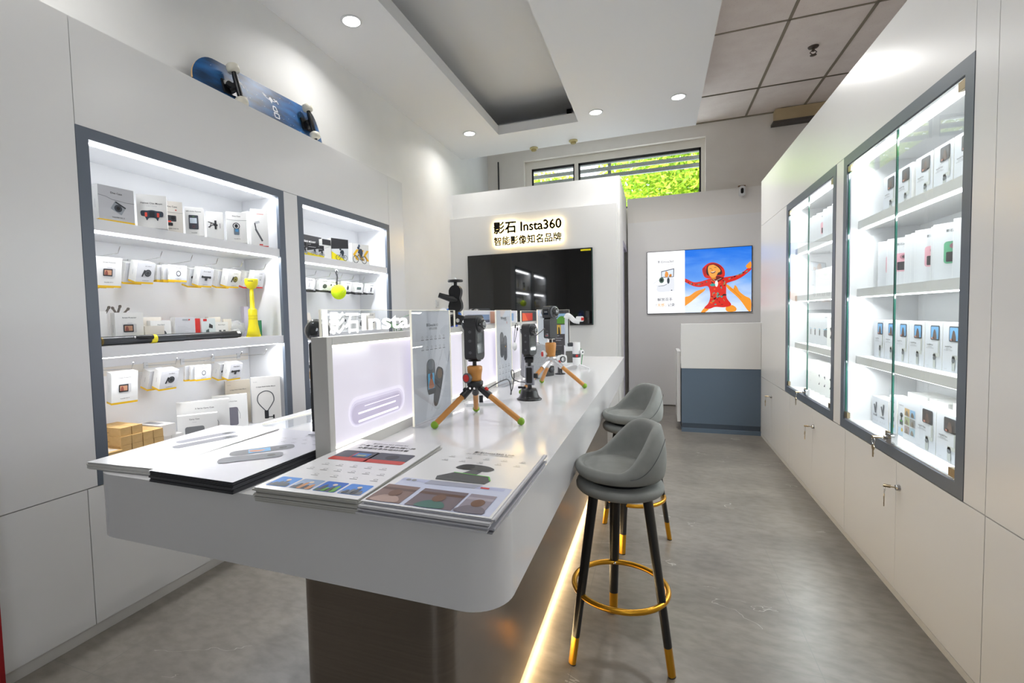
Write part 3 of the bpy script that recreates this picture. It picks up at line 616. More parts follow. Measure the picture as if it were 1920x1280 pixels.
b.dr(.16, .42, .128, .134, SOFT('e6e2ee', .8), 6, .003).dr(.16, .44, .098, .106, SOFT('e6e2ee', .8), 6, .003).dr(.20, .45, .150, .153, SOFT('d8d2e2', .7), 6, .001)
b.build('panel_print', d1)
divider(2.44, 3.60, 'backlit white divider in the middle of the counter', 1)
divider(3.61, 4.78, 'backlit white divider farthest from the camera', 2)
def header(y0, y1, label, fn):
    t = thing('acrylic_header', label, 'sign', (-1.022, y0, ZC+.413), L90, 'clear acrylic headers on the dividers'); L = y1-y0
    MB().box(0, L, 0, .008, 0, .088, ACRYL).build('sheet', t)
    MB().box(-.0015, .0, -.0005, .0085, 0, .088, ACRYLE).box(L, L+.0015, -.0005, .0085, 0, .088, ACRYLE).box(0, L, -.0005, .0085, .088, .0895, ACRYLE).build('lit_edge', t)
    b = MB(); fn(b); b.build('print', t, (0, -.001, 0))
def hd1(b):
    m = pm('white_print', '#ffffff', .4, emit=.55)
    b.dr(.002, .03, 0, .088, m, 1).text('影石', .122, .008, m, w=.165, h=.072, off=.05).text('Insta360', .222, .012, m, w=.64, h=.066, al='l', off=.03)
def hd2(b):
    b.dr(.005, 1.08, .0, .088, C('#cfd0da'), 1).dr(.06, .44, .014, .064, C('#6f88ac'), 2).dr(.06, .44, .014, .03, C('#494f63'), 3).dp([(.18, .02), (.27, .02), (.25, .05), (.225, .06), (.2, .05)], C('#6b4a44'), 4).dr(.46, .62, .006, .084, C('#d9a98f'), 2).dr(.64, 1.0, .014, .07, C('#7fa2c8'), 2)
def hd3(b):
    b.dr(.005, .5, 0, .088, C('#40484a'), 1).dr(.02, .36, .006, .07, C('#c8321c'), 2).dp([(.02, .006), (.2, .006), (.1, .07), (.02, .07)], C('#e8602c'), 3).dr(.5, 1.1, 0, .088, C('#dcdde2'), 1)
header(1.268, 2.36, 'clear acrylic header with white brand lettering on the nearest divider', hd1)
header(2.476, 3.58, 'clear acrylic header with city skyline photos on the middle divider', hd2)
header(3.70, 4.76, 'clear acrylic header with red photo on the farthest divider', hd3)
# ================================================================== velvet bar stools
def make_stool():
    t = thing('bar_stool', 'grey velvet bar stool nearest the camera, pulled up to the counter', 'stool', (-.148, 1.99, 0), 0, 'grey velvet bar stools at the counter')
    R = .172
    b = MB().lathe([(0, .678), (.135, .678), (.165, .682), (R, .69), (R+.001, .703), (R-.004, .716), (.15, .722), (0, .722)], VELVET, n=48)
    b.build('swivel_disc', t)
    MB().lathe([(0, .722), (.125, .722), (.125, .738), (0, .738)], BLACKM, n=32).build('swivel_plate', t)
    # bucket seat, rim height follows the angle
    b = MB(); n = 72; pb = radians(22)
    def ss(x): x = max(0, min(1, x)); return x*x*(3-2*x)
    prof = []
    for j in range(n):
        a = 2*pi*j/n; s = ss((cos(a-pb)+.35)/1.25); h = .795 + .158*s; th = .030+.012*s; r0 = R+.003+.006*s
        P = [(.02, .738), (R-.03, .738), (R-.006, .742), (r0-.001, .760), (r0+.003, .745+.5*(h-.745)), (r0-.002-.012*s, h-.014), (r0-.008-.012*s, h-.004), (r0-th*.5-.012*s, h), (r0-th-.012*s+.004, h-.006), (r0-th-.012*s, h-.018), (r0-th-.008, max(.785, h-.05-.05*s)), (r0-th-.012, .780), (r0-th-.035, .786), (.06, .792), (0, .793)]
        prof.append([(r*cos(a), r*sin(a), z) for r, z in P])
    k = len(prof[0]); v = [p for q in prof for p in q]
    b.add(v, [(j*k+i, ((j+1) % n)*k+i, ((j+1) % n)*k+i+1, j*k+i+1) for j in range(n) for i in range(k-1)], VELVET, True)
    b.build('bucket_seat', t, sub=1)
    SEAM = pm('velvet_seam', '#55575a', .9)
    b = MB()
    for sg in (-1, 1):
        pts = []
        for i in range(9):
            a = pb + sg*radians(40+55*(i/8)); s = ss((cos(a-pb)+.35)/1.25); h = .795+.158*s; z = .775 + (h-.03-.775)*(1-i/8)*.95; r0 = R+.003+.006*s
            pts.append(((r0+.0035)*cos(a), (r0+.0035)*sin(a), z))
        b.tube(smooth_open(pts, 3), .0012, SEAM, 6)
    b.build('seam', t)
    feet = [(-.177, -.149), (.196, -.097), (-.049, .236)]
    for fx, fy in feet:
        a = math.atan2(fy, fx); R0 = sqrt(fx*fx+fy*fy); top = (.118*cos(a), .118*sin(a), .70)
        def oval(f0, f1, m, wa=.017, wb=.023):
            # flat oval section leg, wide side tangential
            b = MB(); n = 18; vs = []
            A = Vector((fx, fy, 0)).lerp(Vector(top), f0); B = Vector((fx, fy, 0)).lerp(Vector(top), f1)
            rr = Vector((cos(a), sin(a), 0)); tt = Vector((-sin(a), cos(a), 0))
            for pnt, sc in ((A, .8+.25*f0), (B, .8+.25*f1)): vs += [tuple(pnt+rr*cos(2*pi*i/n)*wa*sc+tt*sin(2*pi*i/n)*wb*sc) for i in range(n)]
            b.add(vs, [(i, (i+1) % n, n+(i+1) % n, n+i) for i in range(n)], m, True).add(vs, [tuple(range(n-1, -1, -1)), tuple(range(n, 2*n))], m)
            return b
        l = oval(.158, .985, BLACKM).build('leg', t); oval(.006, .158, GOLD).build('gold_sleeve', l); oval(0, .0062, BLACKM).build('foot_pad', l)
    zr = .273; rr = .236+(.118-.236)*zr/.70-.004
    MB().tube([(rr*cos(2*pi*i/48), rr*sin(2*pi*i/48), zr) for i in range(48)], .0115, GOLD, 12, closed=True).build('foot_ring', t)
    b = MB()
    for fx, fy in feet:
        a = math.atan2(fy, fx); b.sphere(((rr-.011)*cos(a), (rr-.011)*sin(a), zr), .006, CHROME, 10)
    b.build('ring_screw', t)
    return t
st = make_stool()
s2_ = dup(st, (-.148, 3.03, 0), radians(38), 'grey velvet bar stool behind the nearer one, farther along the counter')
for c in s2_.children:
    if c.name.startswith(('bucket_seat', 'seam')): c.rotation_euler = (0, 0, radians(-30))
# ================================================================== flyers on the near end of the counter
def flyer_stack(corner, w, l, rz, h, label, topname, side, fn, dark=False, jit=.004):
    # corner = near left corner of the top sheet; x to the right, y away
    p = MB(); m1 = side; z = 0; i = 0; rnd = random.Random(label)
    while z < h-.0015:
        q = min(rnd.uniform(.002, .006), h-.0015-z); dx, dy = rnd.uniform(-jit, jit), rnd.uniform(-jit, jit)
        p.box(dx, w+dx, dy, l+dy, z, z+q-.0002, m1[i % len(m1)]); z += q; i += 1
    tag(p.build('flyer_pile', None, (corner[0], corner[1], ZC+.0005), (0, 0, rz)), label, 'flyers', 'piles of flyers on the counter', 'stuff')
    b = MB(); b.box(0, w, 0, l, 0, .0007, PAPERG if not dark else PAPERV); b.P = lambda u, v, k: (u, v, .0007+.00025*k); fn(b, w, l)
    tag(b.build('flyer', None, (corner[0], corner[1], ZC+h), (0, 0, rz)), topname, 'flyer', 'top flyers on the counter')
PAPERG = pm('gloss_paper', '#e2e2e4', .22); PAPERV = pm('gloss_paper_lilac', '#d6d6e0', .22)
def icons(b, x0, x1, v, n, s=.009, k=1):
    for i in range(n):
        u = x0+(x1-x0)*i/(n-1); b.ring(u, v, s*.45, s*.6, INKG, k, 10, sx=1.3).dr(u-s*1.3, u+s*1.3, v-s*1.35, v-s*1.1, INK, k)
def cam_shape(b, u, v, w, h, rot, m, k, scr=None):
    b.P0 = b.P; P0 = b.P; cr, sr = cos(rot), sin(rot); b.P = lambda a, c, kk: P0(u+a*cr-c*sr, v+a*sr+c*cr, kk)
    b.dr(-w/2, w/2, -h/2, h/2, m, k, w*.35).de(0, h/2-w*.55, w*.36, w*.36, C('#5b5e66'), k+1, 16).de(0, h/2-w*.55, w*.2, w*.2, C('#22242a'), k+2, 14)
    if scr: b.dr(-w*.36, w*.36, -h*.22, h*.12, scr, k+1).ds([(-w*.2, -h*.2), (w*.1, -h*.18), (w*.25, -h*.05), (0, h*.04), (-w*.1, -h*.05)], C('#c98257'), k+2, 4)
    b.P = P0
def f1(b, w, l):
    b.text('影石Insta360 ONE RS', w*.60, l*.90, INKG, w=w*.36).text('1英寸全景', w*.66, l*.865, C('#b8502f'), w=w*.18)
    cam_shape(b, w*.40, l*.66, .055, .21, -.42, C('#7b7c88'), 1); cam_shape(b, w*.58, l*.56, .058, .22, -.42, C('#6d6e78'), 1)
    icons(b, w*.16, w*.84, l*.33, 4, .011); icons(b, w*.16, w*.84, l*.22, 4, .011)
def f2(b, w, l):
    b.text('影石Insta360 X3', w*.66, l*.90, INK, w=w*.34, off=.01).text('全景运动相机', w*.62, l*.865, INKG, w=w*.24)
    icons(b, w*.2, w*.9, l*.80, 6, .007); icons(b, w*.16, w*.86, l*.72, 6, .007)
    for i in range(14): 
        a = random.uniform(-.2, .5); x, y = random.uniform(.05, .7)*w, random.uniform(.1, .8)*l; b.dl([(x, y), (x+.07*cos(a), y+.07*sin(a))], .0012, C('#c6c6d2'), 1)
    cam_shape(b, w*.48, l*.51, .066, .20, -.75, C('#54555d'), 2, C('#5aa0cf')); cam_shape(b, w*.58, l*.36, .064, .19, -.85, C('#63646d'), 5)
def f3(b, w, l):
    b.text('影石Insta360 ONE RS', w*.47, l*.905, INK, w=w*.42).text('广角+全景 多镜头随心换', w*.48, l*.845, INK, w=w*.66, off=.016).text('全面适应多样运动场景', w*.47, l*.79, INK, w=w*.60, off=.016)
    for x0 in (.10, .50):
        b.dr(w*x0, w*(x0+.42), l*.555, l*.735, C('#4a4c58'), 1, .012).dr(w*x0, w*(x0+.42), l*.53, l*.595, C('#c23a2c'), 2, .008)
    b.dr(w*.30, w*.46, l*.62, l*.69, C('#3d78b8'), 3).dr(w*.33, w*.43, l*.625, l*.66, C('#9aa58c'), 4).dr(w*.285, w*.30, l*.58, l*.70, C('#c23a2c'), 3).de(w*.72, l*.655, .022, .022, C('#2c2d35'), 3, 18)
    icons(b, w*.2, w*.82, l*.45, 5, .009); icons(b, w*.14, w*.88, l*.36, 6, .009); icons(b, w*.3, w*.9, l*.27, 4, .009)
    for i, (c1, c2) in enumerate((('#2f7fd0', '#3f4a58'), ('#8aa0c0', '#c68a58'), ('#2a66c0', '#5c9a3a'), ('#4a86d6', '#6a7078'))):
        x = w*(.05+.235*i); b.dr(x, x+w*.215, l*.045, l*.185, C(c1), 1, .006).dr(x+.003, x+w*.215-.003, l*.05, l*.085, C(('#29466b', '#5b5560', '#3f6f3a', '#8c8f96')[i]), 2, .003)
        for q in range(4): b.ds([(x+w*(.05+.04*q-.02), l*.055), (x+w*(.05+.04*q+.025), l*.055), (x+w*(.05+.04*q+.018), l*(.10+.015*((q*7+i) % 3))), (x+w*(.05+.04*q-.008), l*(.095+.015*((q*7+i) % 3)))], C(c2 if q % 2 else '#4a4f58'), 3, 4)
        b.de(x+w*.12, l*.142, .007, .007, C('#d8c8b4'), 3, 12)
def f4(b, w, l):
    b.text('影石Insta360 Link', w*.55, l*.90, INK, w=w*.40, off=.012).text('AI 智能 4K 网络摄像头', w*.52, l*.865, INKG, w=w*.46)
    icons(b, w*.2, w*.88, l*.80, 5, .008); icons(b, w*.18, w*.86, l*.725, 5, .008)
    b.dr(w*.06, w*.98, .006, l*.36, C('#c3c9e0'), 1).dr(w*.06, w*.93, l*.315, l*.345, C('#b3b8d6'), 2).dr(w*.74, w*.81, l*.32, l*.34, RED, 3).de(w*.12, l*.33, .007, .007, INKG, 3).de(w*.17, l*.33, .007, .007, INKG, 3)
    b.ds([(w*.36, l*.60), (w*.42, l*.665), (w*.60, l*.665), (w*.70, l*.62), (w*.66, l*.57), (w*.55, l*.575), (w*.42, l*.575)], C('#4b4d50'), 4).de(w*.455, l*.62, .022, .024, C('#2c2e31'), 5)
    b.dp([(w*.52, l*.575), (w*.62, l*.575), (w*.60, l*.50), (w*.46, l*.50)], C('#55575a'), 4).dp([(w*.30, l*.43), (w*.40, l*.51), (w*.72, l*.49), (w*.76, l*.43), (w*.74, l*.38), (w*.32, l*.38)], C('#4b4d4f'), 5).dl([(w*.40, l*.512), (w*.72, l*.492), (w*.76, l*.432)], .004, C('#58b83a'), 6).dp([(w*.30, l*.36), (w*.74, l*.365), (w*.70, l*.31), (w*.28, l*.30)], C('#9da0b2'), 3)
    for x0, x1, c1, c2, c3 in ((.02, .30, '#7d655f', '#a98f86', '#5e4740'), (.34, .70, '#6d6068', '#3f6a62', '#5b3f33'), (.72, .92, '#8b8390', '#6d6672', '#a49cab')):
        b.dr(w*x0, w*x1, l*.02, l*.24, C(c1), 4).dr(w*x0, w*x1, l*.17, l*.2, C(c3), 5); xm = (x0+x1)/2
        b.ds([(w*(xm-.11), l*.025), (w*(xm+.1), l*.025), (w*(xm+.07), l*.09), (w*(xm-.05), l*.1)], C(c2), 6, 4).de(w*(xm+.01), l*.135, .016, .022, C('#6b4a38'), 7)
pw = [C('#d6d5d2'), C('#c9c8c6')]; pd = [C('#4a4b50'), C('#3a3b40'), C('#2f3035')]
flyer_stack((-1.742, .978), .302, .535, radians(3), .024, 'pile of white flyers at the left end of the counter', 'white flyer with two grey action cameras, leftmost on the counter', pw, f1)
flyer_stack((-1.415, .955), .335, .535, radians(-1), .034, 'pile of dark edged flyers second from the left', 'lilac flyer with a tilted camera and blue screen, second from left', pd, f2, True)
flyer_stack((-.990, .934), .316, .495, radians(1.5), .036, 'pile of flyers under the one with red and black camera', 'white flyer with red and black camera and four photos', [C('#b9b8b2'), C('#c9c8c4')], f3)
flyer_stack((-.668, .944), .333, .495, radians(-.5), .034, 'fanned pile of flyers at the right end of the counter', 'white flyer with a grey desk webcam, rightmost on the counter', [C('#cfcfd4'), C('#8d8e94'), C('#d8d8dc'), C('#b6b6bd')], f4, jit=.010)
# ================================================================== poster stands on the counter
def poster_stand(loc, w, h, rz, label, fn, sheet=None):
    t = thing('poster_stand', label, 'sign', (*loc, ZC), rz, 'acrylic poster stands on the counter')
    MB().box(-.006, w+.006, -.05, .006, 0, .004, ACRYL).box(0, w, -.004, 0, .004, h, ACRYL).box(-.0015, .0005, -.0045, .0045, .004, h, ACRYLE).box(w-.0005, w+.0015, -.0045, .0045, .004, h, ACRYLE).box(0, w, -.0045, .0045, h, h+.0015, ACRYLE).build('holder', t)
    b = MB(); b.box(.004, w-.004, .0005, .003, .010, h-.004, sheet or C('#d9dbe1')); b.P = lambda u, v, k: (u, .0004-.0003*k, v); fn(b, w, h); b.build('poster', t)
    return t
def s1(b, w, h):
    b.ds([(w*.3, h*.02), (w*.75, h*.2), (w*.98, h*.7), (w*.98, h*.98), (w*.7, h*.98), (w*.55, h*.5)], C('#e6e7ec'), 1)
    b.text('影石Insta360 X3', w*.52, h*.855, INK, w=w*.30, off=.012).text('全景运动相机', w*.54, h*.825, INKG, w=w*.22)
    icons(b, w*.26, w*.82, h*.76, 6, .009, 2); icons(b, w*.26, w*.82, h*.67, 6, .009, 2)
    for i in range(26):
        x, y = random.uniform(.3, .95)*w, random.uniform(.05, .6)*h; b.dl([(x, y), (x+.025, y+.05)], .0012, C(random.choice(('#eceef2', '#7c7f86'))), 2)
    b.dr(w*.34, w*.56, h*.24, h*.56, C('#5e6268'), 3, .03).dr(w*.37, w*.53, h*.29, h*.43, C('#4fa6d2'), 4).ds([(w*.39, h*.30), (w*.52, h*.30), (w*.49, h*.36), (w*.47, h*.385), (w*.42, h*.38)], C('#a86a48'), 5).de(w*.45, h*.405, .012, .014, C('#7a4a34'), 6, 12).dr(w*.36, w*.56, h*.24, h*.29, C('#2b2c30'), 5, .01).de(w*.45, h*.51, .028, .024, C('#74787e'), 4)
    b.ds([(w*.50, h*.16), (w*.62, h*.14), (w*.78, h*.40), (w*.70, h*.47), (w*.58, h*.44)], C('#3f4044'), 3).de(w*.68, h*.41, .024, .024, C('#6d5b48'), 4)
def s2(b, w, h):
    b.text('影石Insta360', w*.5, h*.88, INK, w=w*.34, off=.012).text('口袋相机', w*.6, h*.855, INKG, w=w*.2).dr(w*.7, w*.73, h*.82, h*.85, RED, 2)
    for x, y in ((.36, .52), (.58, .47)): b.dr(w*x-.032, w*x+.032, h*(y-.15), h*(y+.19), C('#54565a'), 2, .03).de(w*x, h*(y+.12), .022, .03, C('#6d7076'), 3).dr(w*x-.02, w*x+.02, h*(y-.12), h*(y-.02), C('#45474b'), 3)
    b.dr(w*.57, w*.61, h*.50, h*.52, C('#d8a54a'), 4)
    for v in (.26, .18, .10): icons(b, w*.2, w*.8, h*v, 4, .010, 2)
def s3(b, w, h):
    b.dr(.006, w-.006, h*.90, h*.99, C('#bcd2e8'), 1).dl([(w*.2, h*.9), (w*.35, h*.985)], .012, C('#d9a98f'), 2).dl([(w*.6, h*.98), (w*.8, h*.9)], .012, C('#d9a98f'), 2).text('影石Insta360', w*.52, h*.85, INK, w=w*.4).dr(w*.68, w*.72, h*.79, h*.82, RED, 2)
    for v in (.3, .22, .14): icons(b, w*.25, w*.8, h*v, 4, .010, 2)
def s4(b, w, h):
    b.dr(w*.1, w*.86, h*.74, h*.93, C('#9fc2e0'), 1).ds([(w*.1, h*.74), (w*.86, h*.74), (w*.86, h*.84), (w*.5, h*.88), (w*.2, h*.79)], C('#5f9a34'), 2, 4).dr(w*.1, w*.86, h*.53, h*.71, C('#c9d3e2'), 1).dr(w*.1, w*.5, h*.53, h*.71, C('#d8b04a'), 2).ds([(w*.35, h*.53), (w*.45, h*.53), (w*.42, h*.65), (w*.36, h*.66)], BLACK, 3, 4)
    b.dr(w*.2, w*.4, h*.49, h*.50, INKL, 2).dr(w*.2, w*.6, h*.44, h*.45, INKL, 2).dr(w*.2, w*.5, h*.40, h*.41, INKL, 2).dr(w*.2, w*.55, h*.30, h*.305, INKG, 2)
poster_stand((-.972, 1.775), .345, .499, radians(86), 'tall grey poster in an acrylic stand showing an action camera, nearest the camera', s1)
poster_stand((-.982, 2.93), .28, .503, radians(86), 'white poster in an acrylic stand showing two slim cameras, behind the grey case', s2, C('#e4e5e9'))
poster_stand((-.975, 4.05), .30, .510, radians(86), 'pale poster with blue photo strip in an acrylic stand, third along the counter', s3, C('#dfe3e8'))
poster_stand((-.985, 4.72), .17, .508, radians(10), 'dark poster with green landscape photo in an acrylic stand, at the far end', s4, C('#4a4546'))
# ================================================================== demo devices
def tripod(c, feet, hub, head0, head1, label, sleeve, knobdir, cap):
    t = thing('mini_tripod', label, 'tripod', (c[0], c[1], ZC), 0, 'bamboo mini tripods on the counter')
    R = .034
    MB().lathe([(0, head0), (R*.86, head0), (R*.84, head0+.012), (R*.9, head0+.03), (R, head1-.018), (R*.98, head1-.004), (R*.8, head1), (0, head1)], BAMBOO, n=28).build('bamboo_head', t)
    MB().lathe([(0, hub), (.026, hub), (.036, hub+.012), (.036, head0-.004), (.03, head0), (0, head0)], sleeve, n=28).build('collar', t)
    kx, ky = knobdir; kp = Vector((kx*R*.8, ky*R*.8, head0+.016)); ke = kp + Vector((kx, ky, 0))*.030
    k = MB().tube([kp, ke-Vector((kx, ky, 0))*.014, ke-Vector((kx, ky, 0))*.013, ke], [.009, .009, .022, .022], pm('knob_grey', '#5b5f66', .45) if sleeve is BLACK else WHITEP, 20).build('clamp_knob', t)
    MB().tube([ke, ke+Vector((kx, ky, 0))*.002], .016, RED, 18).build('red_cap', k)
    for i, (fx, fy) in enumerate(feet):
        f = Vector((fx-c[0], fy-c[1], .017)); d2 = Vector((f.x, f.y, 0)).normalized(); top = d2*.018 + Vector((0, 0, hub+.006)); ax = (f-top).normalized()
        mid = top + (f-top)*.27
        l = MB().tube([mid, f], .0125, BAMBOO, 14).build('leg', t)
        MB().tube([top, mid-ax*.003, mid], [.013, .0165, .0165], sleeve, 14).build('leg_sleeve', l)
        MB().sphere(f, .0165, GREENR, 16).build('rubber_foot', l)
        nrm = Vector((d2.y, -d2.x, 0)); sp = top+(mid-top)*.45
        b = MB().tube([sp+Vector((d2.x, d2.y, .7)).normalized()*.014, sp+Vector((d2.x, d2.y, .7)).normalized()*.021], [.010, .009], RED if i == cap else sleeve, 12); b.build('release_button', l)
    b = MB()
    for s in (-1, 1): b.tube([(.010*s, -.034, hub+.004), (.010*s, -.038, hub+.004)], .005, CHROME, 10)
    b.build('rivet', t)
    MB().cyl((0, 0, head1), (0, 0, head1+.020), .009, BLACKM).lathe([(0, head1+.02), (.028, head1+.02), (.030, head1+.024), (0, head1+.026)], BLACKM if sleeve is BLACK else CHROME, n=24).build('ball_stem', t)
    return t
def action_cam(loc, rz, w, d, h, label, kind='dual', parent_tilt=0):
    # front face at -y, slim sides at +-x ; stands on its bottom
    t = thing('action_camera', label, 'camera', loc, rz, 'slim two lens action cameras on display')
    MB().rbox(-w/2, w/2, -d/2, d/2, 0, h, w*.28, BLACK, 'y', 6).build('body', t, bevel=.006, seg=3)
    zc = h-w*.52
    for s in (-1, 1):
        l = MB().lathe([(w*.40, s*d*.5), (w*.40, s*(d*.5+.004)), (w*.36, s*(d*.5+.005))], DKGREY, (0, 0, zc), 28, 'y').build('lens_ring', t)
        MB().lathe([(w*.36, s*(d*.5+.003)), (w*.34, s*(d*.5+.014)), (w*.24, s*(d*.5+.022)), (w*.1, s*(d*.5+.026)), (0, s*(d*.5+.027))], pm('lens_dome_glass', '#2a2e30', .03, spec=.8, coat=.5), (0, 0, zc), 28, 'y').build('lens_dome', l)
        if s < 0: MB().ring(0, 0, w*.16, w*.20, CHROME, 1).build('lens_highlight_ring', l, (0, -d*.5-.0235, zc))
    b = MB(); b.dr(-w*.36, w*.36, h*.14, h*.60, pm('device_screen_off', '#2c3034', .06, spec=.7), 1, .006).build('touch_screen', t, (0, -d/2-.0004, 0))
    MB().dr(-w*.05, w*.2, h*.665, h*.69, CHROME, 1).build('mark', t, (0, -d/2-.0004, 0))
    b = MB(); b.P = lambda u, v, k: (-w/2-.0006*k, -u, v)
    b.dr(-d*.30, d*.30, h*.735, h*.742, C('#050506'), 1).dr(-d*.2, d*.2, h*.60, h*.66, pm('button_dark', '#26282b', .3), 1, .004).dr(-d*.2, d*.2, h*.40, h*.46, MATS['button_dark'], 1, .004).dr(-d*.2, d*.2, h*.14, h*.20, MATS['button_dark'], 1, .004)
    for z in (.63, .43, .17): b.ring(0, h*z, .004, .005, INKG, 2, 12)
    b.build('side_buttons', t)
    return t
t1 = tripod((-.758, 1.956), [(-.876, 1.779), (-.545, 1.936), (-.832, 2.153)], 1.080-ZC, 1.114-ZC, 1.180-ZC, 'bamboo mini tripod with black sleeves and green feet, nearest the camera', BLACK, (-.35, -.94), 1)
action_cam((-.757, 1.956, ZC+.2765), radians(84), .082, .058, .197, 'black two lens action camera on the nearest bamboo tripod')
t2 = tripod((-.628, 2.951), [(-.427, 2.997), (-.740, 3.173), (-.748, 2.682)], 1.105-ZC, 1.135-ZC, 1.222-ZC, 'bamboo mini tripod with silver sleeves and green feet, farther along the counter', pm('silver_sleeve', '#cfd0d2', .25, .7), (-.8, -.6), 0)
# tall one inch camera on the second tripod
t = thing('action_camera', 'tall black camera with a big round lens on the farther bamboo tripod', 'camera', (-.628, 2.951, ZC+.3185), radians(62), 'slim two lens action cameras on display')
MB().rbox(-.034, .034, -.026, .026, 0, .125, .012, BLACK, 'y').build('battery_grip', t, bevel=.004)
MB().rbox(-.040, .040, -.030, .030, .125, .202, .016, BLACK, 'y').build('lens_block', t, bevel=.005)
for s in (-1, 1):
    l = MB().lathe([(.036, s*.03), (.036, s*.038), (.031, s*.041)], MIDGREY, (0, 0, .163), 28, 'y').build('lens_ring', t)
    MB().lathe([(.031, s*.038), (.028, s*.050), (.016, s*.058), (0, s*.060)], MATS['lens_dome_glass'], (0, 0, .163), 28, 'y').build('lens_dome', l)
b = MB(); b.P = lambda u, v, k: (-.0402-.0006*k, -u, v); b.dr(-.02, .02, .148, .185, BLACKG, 1, .003).dr(-.012, .012, .163, .168, INKG, 2); b.build('small_screen', t)
b = MB(); b.P = lambda u, v, k: (-.0342-.0006*k, -u, v); b.dr(-.012, .012, .012, .032, INKG, 1).dr(-.009, .009, .016, .02, RED, 2).dr(-.01, .01, .04, .05, DKGREY, 1); b.build('plug_block', t)
# suction cup stand with camera
t = thing('suction_mount', 'black suction cup stand between the two bamboo tripods', 'mount', (-.668, 2.552, ZC), 0)
MB().lathe([(0, 0), (.068, 0), (.070, .004), (.060, .010), (.052, .022), (.045, .048), (.040, .060), (0, .062)], BLACKM, n=36).build('suction_cup', t)
MB().rbox(-.062, -.02, -.010, .010, .060, .070, .006, BLACK, 'z').build('release_lever', t)
MB().cyl((.004, 0, .06), (.004, 0, .085), .012, BLACK).cyl((.004, 0, .185), (.004, 0, .215), .011, BLACK).rbox(-.018, .026, -.012, .012, .205, .225, .006, BLACK, 'z').cyl((-.02, 0, .226), (.028, 0, .226), .010, BLACK).rbox(-.026, .030, -.018, .018, .238, .246, .006, BLACK, 'z').build('ball_arm', t)
MB().rbox(-.018, .030, -.014, .014, .080, .188, .010, pm('clamp_arm_grey', '#8d9098', .35, .3), 'x').build('clamp_arm', t, bevel=.003)
b = MB(); b.dr(-.011, .022, .092, .178, BLACKM, 1, .006); b.build('grip_insert', t, (0, -.0144, 0))
MB().cyl((.03, 0, .132), (.05, 0, .132), .014, BLACK).build('arm_knob', t)
action_cam((-.663, 2.552, ZC+.2475), radians(72), .072, .050, .172, 'black two lens action camera on the suction cup stand')
tag(MB().tube(smooth_open([(-.73, 2.05, ZC+.135), (-.70, 2.16, ZC+.155), (-.70, 2.28, ZC+.14), (-.72, 2.38, ZC+.06), (-.745, 2.45, ZC+.045), (-.745, 2.50, ZC+.08), (-.75, 2.54, ZC+.15), (-.775, 2.57, ZC+.155), (-.77, 2.60, ZC+.10), (-.70, 2.60, ZC+.085)], 8), .0026, BLACK, 8).build('charging_cable'), 'black charging cable looping from the nearest tripod to the suction stand', 'cable')
tag(MB().tube(smooth_open([(-.64, 2.575, ZC+.345), (-.62, 2.68, ZC+.375), (-.63, 2.80, ZC+.385), (-.645, 2.90, ZC+.345), (-.65, 2.93, ZC+.34)], 8), .0026, BLACK, 8).build('charging_cable'), 'short black cable arching between the two rear cameras', 'cable')
# cable plate on the counter
t = thing('cable_plate', 'clear rectangular plate with a black plug behind the nearest tripod', 'plate', (-.93, 2.26, ZC), radians(28))
MB().rbox(0, .20, 0, .08, .0, .014, .006, pm('frosted_acrylic', '#dcdfe2', .2), 'z').build('slab', t)
MB().rbox(.075, .095, .03, .045, .014, .05, .003, BLACK, 'z').build('plug', t)
# grey felt case
t = thing('felt_case', 'grey felt zip case standing behind the suction stand', 'case', (-.86, 3.40, ZC), radians(58))
b = MB(); sl = [(-.085, 0, .10), (.085, 0, .10)]
def case_half(y0, y1, m, s0, s1):
    b = MB(); n = 0; rings = []
    for y, s in ((y0, s0), ((y0+y1)/2, (s0+s1)/2+.004), (y1, s1)):
        rings.append([(p[0], y + p[1]*-.10, p[1]) for p in rrect(-.085*s, .085*s, .125-.122*s, .125+.13*s, .03, 6)])
    k = len(rings[0]); v = [q for r in rings for q in r]
    b.add(v, [(i*k+j, i*k+(j+1) % k, (i+1)*k+(j+1) % k, (i+1)*k+j) for i in range(2) for j in range(k)], m, True).add(v, [tuple(range(k-1, -1, -1)), tuple(range(2*k, 3*k))], m); return b
case_half(-.055, -.006, FELT, .93, 1.0).build('front_shell', t); case_half(.006, .050, FELT, 1.0, .93).build('back_shell', t); case_half(-.006, .006, FELTZ, 1.012, 1.012).build('zip_band', t)
MB().tube([(-.02, -.03, .256), (.0, -.034, .262), (.03, -.034, .262), (.045, -.03, .256)], .0025, BLACK, 8).build('zip_pull', t)
# small white pendant with cord on the case
t = thing('pendant_camera', 'small white pendant on a black cord hung over the divider, above the grey case', 'pendant', (-.975, 3.33, ZC+.24), radians(80))
MB().lathe([(0, -.006), (.028, -.006), (.032, 0), (.028, .006), (0, .006)], WHITEP, (0, 0, 0), 24, 'y').build('disc', t)
MB().tube(smooth_open([(-.006, 0, .03), (.0, 0, .08), (.022, 0, .14), (.03, .0, .165), (.05, 0, .165), (.055, 0, .14), (.03, 0, .08), (.006, 0, .03)], 5), .002, BLACK, 6).tube([(.016, 0, .135), (.024, 0, .155)], .006, BLACK, 8).tube([(.056, 0, .135), (.05, 0, .115)], .006, BLACK, 8).build('cord', t)
